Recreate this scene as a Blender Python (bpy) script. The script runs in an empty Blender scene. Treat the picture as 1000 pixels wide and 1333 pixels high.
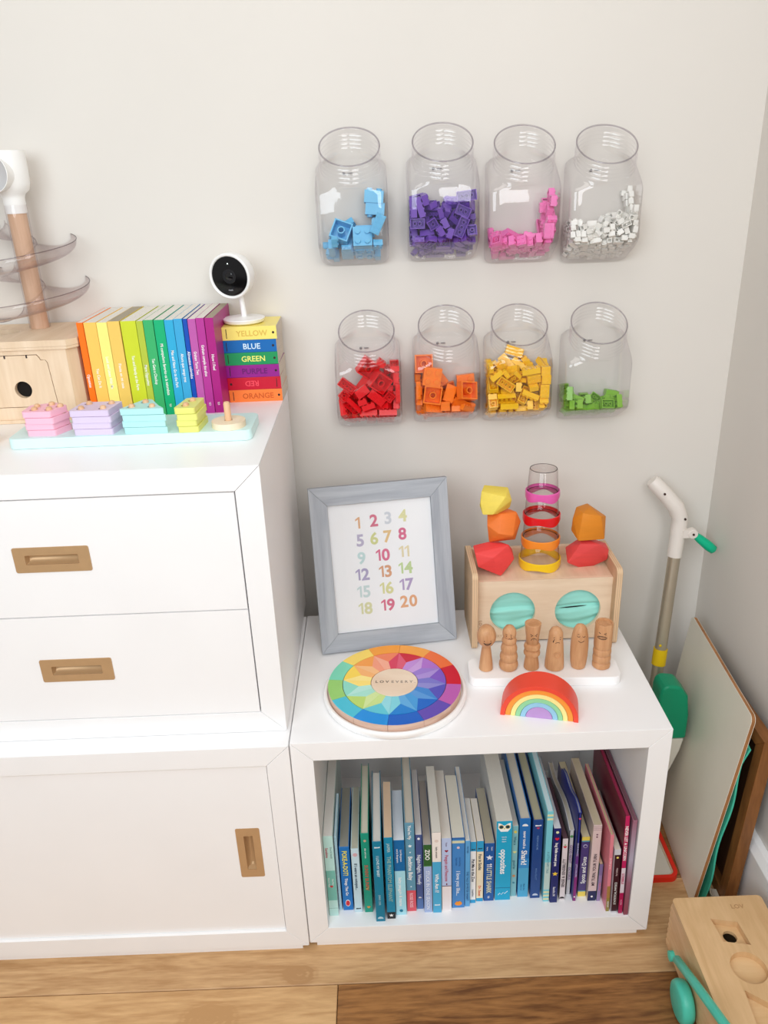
import bpy, bmesh, math, random
from mathutils import Vector, Matrix, Euler, Quaternion
PI = math.pi
scene = bpy.context.scene
COL = scene.collection

# ------------------------------------------------------------------ camera, sky, light, exposure
def look_matrix(pitch, roll, yaw):
    p, r, w = (math.radians(a) for a in (pitch, roll, yaw))
    fw = Vector((math.sin(w) * math.cos(p), math.cos(w) * math.cos(p), -math.sin(p)))
    right = Vector((math.cos(w), -math.sin(w), 0))
    up = right.cross(fw)
    R = right * math.cos(r) + up * math.sin(r)
    U = -right * math.sin(r) + up * math.cos(r)
    return Matrix((R, U, -fw)).transposed()

cam_d = bpy.data.cameras.new('camera')
cam = bpy.data.objects.new('camera', cam_d)
COL.objects.link(cam)
cam_d.sensor_fit = 'VERTICAL'
cam_d.sensor_height = 36.0
cam_d.lens = 1034.999 * 36.0 / 1333.0
cam_d.clip_start = 0.02
cam.matrix_world = Matrix.Translation((0.16211561, -1.38757309, 1.26270399)) @ look_matrix(23.4745, -2.2849, -0.0545).to_4x4()
scene.camera = cam

scene.view_settings.view_transform = 'Standard'
scene.view_settings.look = 'None'
scene.view_settings.gamma = 1.0
scene.view_settings.use_curve_mapping = False
scene.view_settings.exposure = -0.25
scene.cycles.max_bounces = 10
scene.cycles.diffuse_bounces = 5
scene.cycles.glossy_bounces = 4
scene.cycles.transmission_bounces = 8
scene.cycles.transparent_max_bounces = 40
scene.cycles.caustics_reflective = False
scene.cycles.caustics_refractive = False

world = bpy.data.worlds.new('room_daylight')
scene.world = world
world.use_nodes = True
bg = world.node_tree.nodes['Background']
bg.inputs[0].default_value = (1.0, 0.968, 0.93, 1)
bg.inputs[1].default_value = 0.46

def area_light(name, loc, target, sx, sy, power, colour=(1, 1, 1)):
    l = bpy.data.lights.new(name, 'AREA')
    l.shape = 'RECTANGLE'; l.size = sx; l.size_y = sy; l.energy = power; l.color = colour
    o = bpy.data.objects.new(name, l); COL.objects.link(o)
    o.location = loc
    o.rotation_euler = (Vector(target) - Vector(loc)).to_track_quat('-Z', 'Y').to_euler()
    return o
area_light('front_fill_light', (-.55, -2.05, 1.65), (-.05, 0, .6), 1.2, 1.2, 29, (.86, .945, 1.0))  # added soft fill from behind the camera, placed and powered to fit tones
area_light('side_window_light', (.77, -1.9, 1.75), (-.3, -.1, .65), 1.0, 1.2, 26, (.97, .98, 1.0))
area_light('top_fill_light', (.1, -1.1, 2.45), (.1, -.25, .4), .8, .8, 6, (1.0, .98, .96))  # added fill from above to brighten the tops, no known fixture

# ------------------------------------------------------------------ materials
def lin(c):
    c = c / 255.0
    return c / 12.92 if c <= 0.04045 else ((c + 0.055) / 1.055) ** 2.4
def rgb(c): return (lin(c[0]), lin(c[1]), lin(c[2]), 1.0)

MATS = {}
def new_mat(key):
    m = bpy.data.materials.new(key); m.use_nodes = True
    nt = m.node_tree
    return m, nt, nt.nodes['Principled BSDF']

def paint(c, rough=0.45, spec=0.4, vary=0.04, scale=30.0, metal=0.0, coat=0.0, bump=0.0):
    """plain coloured surface with a faint procedural unevenness"""
    key = ('paint', tuple(c), rough, spec, vary, scale, metal, coat, bump)
    if key in MATS: return MATS[key]
    m, nt, b = new_mat('paint_%d_%d_%d' % tuple(c))
    tc = nt.nodes.new('ShaderNodeTexCoord')
    n = nt.nodes.new('ShaderNodeTexNoise'); n.inputs['Scale'].default_value = scale; n.inputs['Detail'].default_value = 3
    r = nt.nodes.new('ShaderNodeValToRGB')
    base = rgb(c)
    r.color_ramp.elements[0].position = .3; r.color_ramp.elements[1].position = .7
    r.color_ramp.elements[0].color = tuple(v * (1 - vary) for v in base[:3]) + (1,)
    r.color_ramp.elements[1].color = tuple(min(1, v * (1 + vary)) for v in base[:3]) + (1,)
    nt.links.new(tc.outputs['Object'], n.inputs['Vector']); nt.links.new(n.outputs['Fac'], r.inputs['Fac'])
    nt.links.new(r.outputs['Color'], b.inputs['Base Color'])
    b.inputs['Roughness'].default_value = rough
    b.inputs['Specular IOR Level'].default_value = spec
    b.inputs['Metallic'].default_value = metal
    b.inputs['Coat Weight'].default_value = coat
    if bump:
        bp = nt.nodes.new('ShaderNodeBump'); bp.inputs['Strength'].default_value = bump; bp.inputs['Distance'].default_value = .001
        nt.links.new(n.outputs['Fac'], bp.inputs['Height']); nt.links.new(bp.outputs['Normal'], b.inputs['Normal'])
    MATS[key] = m
    return m

def wood(c1, c2, stretch=(2, 40, 40), rough=0.5, knot=None, scale=1.0, dist=1.2, fine=.35):
    """grain running along the axis with the smallest stretch; optional knot with rings (object coordinates)"""
    key = ('wood', tuple(c1), tuple(c2), stretch, rough, knot, scale)
    if key in MATS: return MATS[key]
    m, nt, b = new_mat('wood_grain')
    N, L = nt.nodes.new, nt.links.new
    tc = N('ShaderNodeTexCoord'); mp = N('ShaderNodeMapping'); mp.inputs['Scale'].default_value = stretch
    oi = N('ShaderNodeObjectInfo')
    add = N('ShaderNodeVectorMath'); add.operation = 'ADD'
    mul = N('ShaderNodeVectorMath'); mul.operation = 'SCALE'; mul.inputs['Scale'].default_value = 7.0
    cmb = N('ShaderNodeCombineXYZ')
    for i in range(3): L(oi.outputs['Random'], cmb.inputs[i])
    L(cmb.outputs[0], mul.inputs[0]); L(tc.outputs['Object'], add.inputs[0]); L(mul.outputs[0], add.inputs[1])
    L(add.outputs[0], mp.inputs['Vector'])
    n1 = N('ShaderNodeTexNoise'); n1.inputs['Scale'].default_value = scale; n1.inputs['Detail'].default_value = 5; n1.inputs['Distortion'].default_value = dist
    n2 = N('ShaderNodeTexNoise'); n2.inputs['Scale'].default_value = scale * 6; n2.inputs['Detail'].default_value = 4
    L(mp.outputs[0], n1.inputs['Vector']); L(mp.outputs[0], n2.inputs['Vector'])
    mx = N('ShaderNodeMath'); mx.operation = 'MULTIPLY_ADD'; mx.inputs[1].default_value = fine
    L(n2.outputs['Fac'], mx.inputs[0])
    sub = N('ShaderNodeMath'); sub.operation = 'SUBTRACT'; sub.inputs[1].default_value = fine * .5
    L(n1.outputs['Fac'], sub.inputs[0]); L(sub.outputs[0], mx.inputs[2])
    r = N('ShaderNodeValToRGB')
    r.color_ramp.elements[0].position = .3; r.color_ramp.elements[1].position = .68
    r.color_ramp.elements[0].color = rgb(c2); r.color_ramp.elements[1].color = rgb(c1)
    out = mx.outputs[0]
    if knot:
        d = N('ShaderNodeVectorMath'); d.operation = 'SUBTRACT'; d.inputs[1].default_value = knot[:3]
        sc = N('ShaderNodeVectorMath'); sc.operation = 'MULTIPLY'; sc.inputs[1].default_value = (.8, 1.25, 0)
        ln = N('ShaderNodeVectorMath'); ln.operation = 'LENGTH'
        L(tc.outputs['Object'], d.inputs[0]); L(d.outputs[0], sc.inputs[0]); L(sc.outputs[0], ln.inputs[0])
        ns = N('ShaderNodeMath'); ns.operation = 'MULTIPLY_ADD'; ns.inputs[1].default_value = .02
        L(n1.outputs['Fac'], ns.inputs[0]); L(ln.outputs['Value'], ns.inputs[2])
        rg = N('ShaderNodeMath'); rg.operation = 'MULTIPLY'; rg.inputs[1].default_value = 620
        L(ns.outputs[0], rg.inputs[0])
        si = N('ShaderNodeMath'); si.operation = 'SINE'; L(rg.outputs[0], si.inputs[0])
        mk = N('ShaderNodeMapRange'); mk.inputs['From Min'].default_value = knot[3]; mk.inputs['From Max'].default_value = knot[3] * .55
        mk.interpolation_type = 'SMOOTHSTEP'
        L(ln.outputs['Value'], mk.inputs['Value'])
        k1 = N('ShaderNodeMath'); k1.operation = 'MULTIPLY_ADD'; k1.inputs[1].default_value = .12; k1.inputs[2].default_value = -.26
        L(si.outputs[0], k1.inputs[0])
        k2 = N('ShaderNodeMath'); k2.operation = 'MULTIPLY_ADD'
        L(k1.outputs[0], k2.inputs[0]); L(mk.outputs[0], k2.inputs[1]); L(out, k2.inputs[2])
        out = k2.outputs[0]
    L(out, r.inputs['Fac']); L(r.outputs['Color'], b.inputs['Base Color'])
    bp = N('ShaderNodeBump'); bp.inputs['Strength'].default_value = .12; bp.inputs['Distance'].default_value = .0006
    L(n2.outputs['Fac'], bp.inputs['Height']); L(bp.outputs['Normal'], b.inputs['Normal'])
    b.inputs['Roughness'].default_value = rough; b.inputs['Specular IOR Level'].default_value = .35
    MATS[key] = m
    return m

def clear_plastic(key, tint=(.975, .97, .975), refl=1.0, rough=.03, ior=1.45):
    k = ('clear', key)
    if k in MATS: return MATS[k]
    m, nt, b = new_mat(key)
    N, L = nt.nodes.new, nt.links.new
    tr = N('ShaderNodeBsdfTransparent'); tr.inputs[0].default_value = tint + (1,)
    gl = N('ShaderNodeBsdfGlossy'); gl.inputs['Roughness'].default_value = rough; gl.inputs['Color'].default_value = (.95, .94, .95, 1)
    ge = N('ShaderNodeNewGeometry'); dt = N('ShaderNodeVectorMath'); dt.operation = 'DOT_PRODUCT'
    L(ge.outputs['Normal'], dt.inputs[0]); L(ge.outputs['Incoming'], dt.inputs[1])
    ab = N('ShaderNodeMath'); ab.operation = 'ABSOLUTE'; L(dt.outputs['Value'], ab.inputs[0])
    om = N('ShaderNodeMath'); om.operation = 'SUBTRACT'; om.inputs[0].default_value = 1.0; L(ab.outputs[0], om.inputs[1])
    pw = N('ShaderNodeMath'); pw.operation = 'POWER'; pw.inputs[1].default_value = 5.0; L(om.outputs[0], pw.inputs[0])
    fr = N('ShaderNodeMath'); fr.operation = 'MULTIPLY_ADD'; fr.inputs[1].default_value = .9; fr.inputs[2].default_value = .035; fr.use_clamp = True
    L(pw.outputs[0], fr.inputs[0])
    no = N('ShaderNodeTexNoise'); no.inputs['Scale'].default_value = 25
    tc = N('ShaderNodeTexCoord'); L(tc.outputs['Object'], no.inputs['Vector'])
    bp = N('ShaderNodeBump'); bp.inputs['Strength'].default_value = .08; bp.inputs['Distance'].default_value = .003
    L(no.outputs['Fac'], bp.inputs['Height']); L(bp.outputs['Normal'], gl.inputs['Normal'])
    mu = N('ShaderNodeMath'); mu.operation = 'MULTIPLY'; mu.inputs[1].default_value = refl
    L(fr.outputs[0], mu.inputs[0])
    ed = N('ShaderNodeMath'); ed.operation = 'POWER'; ed.inputs[1].default_value = 3.0; L(om.outputs[0], ed.inputs[0])
    tm = N('ShaderNodeMix'); tm.data_type = 'RGBA'; L(ed.outputs[0], tm.inputs[0])                 # longer way through the wall of the jar at a slant
    tm.inputs[6].default_value = tint + (1,); tm.inputs[7].default_value = tuple(v ** 14 for v in tint) + (1,)
    L(tm.outputs[2], tr.inputs[0])
    mx = N('ShaderNodeMixShader'); L(mu.outputs[0], mx.inputs[0]); L(tr.outputs[0], mx.inputs[1]); L(gl.outputs[0], mx.inputs[2])
    L(mx.outputs[0], nt.nodes['Material Output'].inputs['Surface'])
    MATS[k] = m
    return m

def pages_mat(c=(238, 234, 226), n=900.0, axis='X'):
    key = ('pages', c, n, axis)
    if key in MATS: return MATS[key]
    m, nt, b = new_mat('page_edges')
    N, L = nt.nodes.new, nt.links.new
    tc = N('ShaderNodeTexCoord'); w = N('ShaderNodeTexWave'); w.wave_type = 'BANDS'; w.bands_direction = axis
    w.inputs['Scale'].default_value = n; w.inputs['Distortion'].default_value = 2.0; w.inputs['Detail'].default_value = 2; w.inputs['Detail Scale'].default_value = .3
    L(tc.outputs['Object'], w.inputs['Vector'])
    r = N('ShaderNodeValToRGB'); r.color_ramp.elements[0].color = tuple(v * .74 for v in rgb(c)[:3]) + (1,); r.color_ramp.elements[1].color = rgb(c)
    r.color_ramp.elements[1].position = .45
    L(w.outputs['Fac'], r.inputs['Fac']); L(r.outputs['Color'], b.inputs['Base Color'])
    b.inputs['Roughness'].default_value = .8
    MATS[key] = m
    return m

def ramp_paint(stops, axis=2, lo=0, hi=1, rough=.4):
    """a printed colour gradient along one object axis"""
    m, nt, b = new_mat('printed_gradient')
    N, L = nt.nodes.new, nt.links.new
    tc = N('ShaderNodeTexCoord'); sp = N('ShaderNodeSeparateXYZ'); L(tc.outputs['Object'], sp.inputs[0])
    mr = N('ShaderNodeMapRange'); mr.inputs['From Min'].default_value = lo; mr.inputs['From Max'].default_value = hi
    L(sp.outputs[axis], mr.inputs['Value'])
    r = N('ShaderNodeValToRGB')
    while len(r.color_ramp.elements) < len(stops): r.color_ramp.elements.new(.5)
    for e, (p, c) in zip(r.color_ramp.elements, stops): e.position = p; e.color = rgb(c)
    L(mr.outputs[0], r.inputs['Fac']); L(r.outputs['Color'], b.inputs['Base Color'])
    b.inputs['Roughness'].default_value = rough
    return m

WHITE = paint((245, 244, 244), .38, .4, .012, 8)
WALL = paint((224, 219, 212), .9, .1, .012, 3)
BIRCH = wood((236, 212, 184), (222, 194, 162), (30, 3, 3), .5)
BIRCHV = wood((236, 212, 184), (222, 194, 162), (30, 30, 3), .5)
BEECH = wood((214, 164, 120), (192, 138, 94), (60, 60, 6), .45)
PLY = wood((214, 178, 138), (190, 150, 110), (3, 3, 260), .6)
BLACK = paint((12, 12, 14), .35)
INK = paint((48, 28, 26), .6)
BRASS = paint((198, 162, 120), .45, .5, .03, 60, metal=.35)
GLASS = clear_plastic('clear_jar_plastic', (.994, .993, .994), .9)
CUPCLEAR = clear_plastic('clear_cup_plastic', (.98, .97, .97), 1.0)
TEAL = paint((80, 202, 178), .35, .45)

# ------------------------------------------------------------------ mesh building
class MB:
    def __init__(self): self.v = []; self.f = []; self.mi = []
    def add(self, vs, fs, mi=0):
        b = len(self.v); self.v += [tuple(p) for p in vs]
        self.f += [tuple(b + i for i in q) for q in fs]; self.mi += [mi] * len(fs)
        return self
    def box(self, x0, x1, y0, y1, z0, z1, mi=0):
        v = [(x, y, z) for x in (x0, x1) for y in (y0, y1) for z in (z0, z1)]
        return self.add(v, [(0, 1, 3, 2), (4, 6, 7, 5), (0, 4, 5, 1), (2, 3, 7, 6), (0, 2, 6, 4), (1, 5, 7, 3)], mi)
    def prism(self, poly, a, b, axis='y', mi=0):
        n = len(poly)
        def P(p, t):
            return (p[0], t, p[1]) if axis == 'y' else ((p[0], p[1], t) if axis == 'z' else (t, p[0], p[1]))
        vs = [P(p, a) for p in poly] + [P(p, b) for p in poly]
        fs = [tuple(range(n)), tuple(range(2 * n - 1, n - 1, -1))]
        fs += [(i, i + n, (i + 1) % n + n, (i + 1) % n) for i in range(n)]
        return self.add(vs, fs, mi)
    def rings(self, rings, closed=True, cap0=True, cap1=True, mi=0):
        n = len(rings[0]); vs = [p for r in rings for p in r]; fs = []
        for k in range(len(rings) - 1):
            for i in range(n if closed else n - 1):
                j = (i + 1) % n
                fs.append((k * n + i, k * n + j, (k + 1) * n + j, (k + 1) * n + i))
        if cap0: fs.append(tuple(range(n - 1, -1, -1)))
        if cap1: fs.append(tuple((len(rings) - 1) * n + i for i in range(n)))
        return self.add(vs, fs, mi)
    def lathe(self, prof, c=(0, 0, 0), n=32, M=None, cap0=True, cap1=True, mi=0):
        R = []
        for r, z in prof:
            R.append([Vector((r * math.cos(2 * PI * i / n), r * math.sin(2 * PI * i / n), z)) for i in range(n)])
        if M is not None: R = [[M @ p for p in q] for q in R]
        c = Vector(c)
        return self.rings([[p + c for p in q] for q in R], True, cap0, cap1, mi)
    def tube(self, pts, r, n=10, mi=0, closed=False):
        pts = [Vector(p) for p in pts]; m = len(pts); R = []
        rr = r if isinstance(r, (list, tuple)) else [r] * m
        ref = None
        for i, p in enumerate(pts):
            if closed: t = pts[(i + 1) % m] - pts[i - 1]
            else: t = pts[min(i + 1, m - 1)] - pts[max(i - 1, 0)]
            t.normalize()
            if ref is None: ref = t.orthogonal().normalized()
            ref = (ref - t * ref.dot(t)).normalized(); bn = t.cross(ref)
            R.append([p + (ref * math.cos(2 * PI * k / n) + bn * math.sin(2 * PI * k / n)) * rr[i] for k in range(n)])
        if closed: R.append(R[0])
        return self.rings(R, True, not closed, not closed, mi)
    def shift(self, M):
        self.v = [tuple(M @ Vector(p)) for p in self.v]; return self
    def build(self, name, mats, parent=None, bevel=0, seg=2, smooth=True, angle=35, world=False, recalc=True):
        me = bpy.data.meshes.new(name)
        vs = self.v
        if world and parent is not None:
            root = parent
            while root.parent is not None: root = root.parent
            off = root.location
            vs = [(p[0] - off[0], p[1] - off[1], p[2] - off[2]) for p in vs]
        me.from_pydata(vs, [], self.f)
        mats = mats if isinstance(mats, (list, tuple)) else [mats]
        for m in mats: me.materials.append(m)
        me.polygons.foreach_set('material_index', self.mi)
        bm = bmesh.new(); bm.from_mesh(me)
        if recalc: bmesh.ops.recalc_face_normals(bm, faces=bm.faces[:])
        if bevel:
            es = [e for e in bm.edges if len(e.link_faces) == 2 and e.calc_face_angle(0) > math.radians(30)]
            bmesh.ops.bevel(bm, geom=es, offset=bevel, segments=seg, profile=.5, affect='EDGES', clamp_overlap=True)
        bm.to_mesh(me); bm.free()
        if smooth:
            me.polygons.foreach_set('use_smooth', [True] * len(me.polygons))
            me.set_sharp_from_angle(angle=math.radians(angle))
        me.update()
        o = bpy.data.objects.new(name, me); COL.objects.link(o)
        if parent is not None: o.parent = parent
        if bevel and smooth:
            wn = o.modifiers.new('even_shading', 'WEIGHTED_NORMAL'); wn.keep_sharp = True
        return o

def rrect(x0, x1, y0, y1, r, n=5):
    out = []
    for cx, cy, a in ((x1 - r, y1 - r, 0), (x0 + r, y1 - r, 90), (x0 + r, y0 + r, 180), (x1 - r, y0 + r, 270)):
        for i in range(n + 1):
            t = math.radians(a + 90 * i / n); out.append((cx + r * math.cos(t), cy + r * math.sin(t)))
    return out
def circle(cx, cy, r, n=32, ry=None): return [(cx + r * math.cos(2 * PI * i / n), cy + (ry or r) * math.sin(2 * PI * i / n)) for i in range(n)]

def curve_mesh(cu):
    o = bpy.data.objects.new('temporary_outline', cu)
    me = bpy.data.meshes.new_from_object(o)
    vs = [v.co.copy() for v in me.vertices]; fs = [tuple(p.vertices) for p in me.polygons]
    bpy.data.objects.remove(o); bpy.data.curves.remove(cu); bpy.data.meshes.remove(me)
    return vs, fs
def frame_matrix(o, right, up):
    r = Vector(right).normalized(); u = Vector(up).normalized(); n = r.cross(u)
    return Matrix.Translation(o) @ Matrix((r, u, n)).transposed().to_4x4()
def plate(mb, polys, th, M=None, mi=0):
    """flat plate with holes: polys[0] outline, the rest holes; lies in XY, z from 0 to th"""
    cu = bpy.data.curves.new('outline', 'CURVE'); cu.dimensions = '2D'; cu.fill_mode = 'BOTH'; cu.extrude = th / 2
    for p in polys:
        s = cu.splines.new('POLY'); s.points.add(len(p) - 1)
        for q, c in zip(s.points, p): q.co = (c[0], c[1], 0, 1)
        s.use_cyclic_u = True
    vs, fs = curve_mesh(cu)
    vs = [v + Vector((0, 0, th / 2)) for v in vs]
    if M is not None: vs = [M @ v for v in vs]
    return mb.add(vs, fs, mi)

FONT_CACHE = {}
ONE = ([Vector(q + (0,)) for q in ((.16, 0), (.28, 0), (.28, .70), (.19, .70), (.00, .57), (.00, .45), (.16, .555))], [(0, 1, 2, 6), (6, 2, 3), (3, 4, 5), (3, 5, 6)])
def digits(s, bold, res):
    vs, fs, x = [], [], 0.0
    for ch in s:
        if ch == '1': v, f = ONE
        else:
            cu = bpy.data.curves.new('letters', 'FONT'); cu.body = ch; cu.size = 1.0; cu.offset = bold; cu.resolution_u = res
            v, f = curve_mesh(cu)
        a = min(q.x for q in v); b = max(q.x for q in v)
        k = len(vs); vs += [Vector((q.x - a + x, q.y, 0)) for q in v]; fs += [tuple(k + i for i in t) for t in f]
        x += b - a + .07
    return vs, fs
def lettering(s, loc, right, up, h, mat, parent, maxw=None, bold=.012, name='lettering', th=.0002, align='CENTER', world=False, res=2):
    """printed characters: cap height h, centred on loc, in the plane of right/up"""
    key = (s, bold, res)
    if key not in FONT_CACHE and s.isdigit(): FONT_CACHE[key] = digits(s, bold, res)
    if key not in FONT_CACHE:
        cu = bpy.data.curves.new('letters', 'FONT'); cu.body = s; cu.size = 1.0; cu.offset = bold; cu.resolution_u = res
        FONT_CACHE[key] = curve_mesh(cu)
    vs, fs = FONT_CACHE[key]
    if not vs: return None
    x0 = min(v.x for v in vs); x1 = max(v.x for v in vs)
    k = h / .70
    kx = k
    if maxw and (x1 - x0) * k > maxw: kx = maxw / (x1 - x0)
    if kx < k * .6: k = kx / .6
    ox = (x0 + x1) / 2 if align == 'CENTER' else x0
    M = frame_matrix(loc, right, up)
    mb = MB()
    mb.add([M @ Vector(((v.x - ox) * kx, (v.y - .35) * k, th)) for v in vs], fs)
    return mb.build(name, mat, parent, smooth=False, world=world, recalc=False)

def stroke(mb, pts, r=.0005, n=5, mi=0): return mb.tube(pts, r, n, mi)

# ------------------------------------------------------------------ scene objects
def prop(o, label=None, cat=None, group=None, kind=None):
    if label: o['label'] = label
    if cat: o['category'] = cat
    if group: o['group'] = group
    if kind: o['kind'] = kind
    return o
def thing(name, label, cat, loc=(0, 0, 0), rotz=0.0, group=None, rot=None):
    o = bpy.data.objects.new(name, None); COL.objects.link(o)
    o.empty_display_size = .02
    o.location = loc; o.rotation_euler = rot if rot else (0, 0, rotz)
    return prop(o, label, cat, group)
def structure(mb, name, mat, parent=None, **kw):
    o = mb.build(name, mat, parent, **kw)
    if parent is None: o['kind'] = 'structure'
    return o

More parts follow.
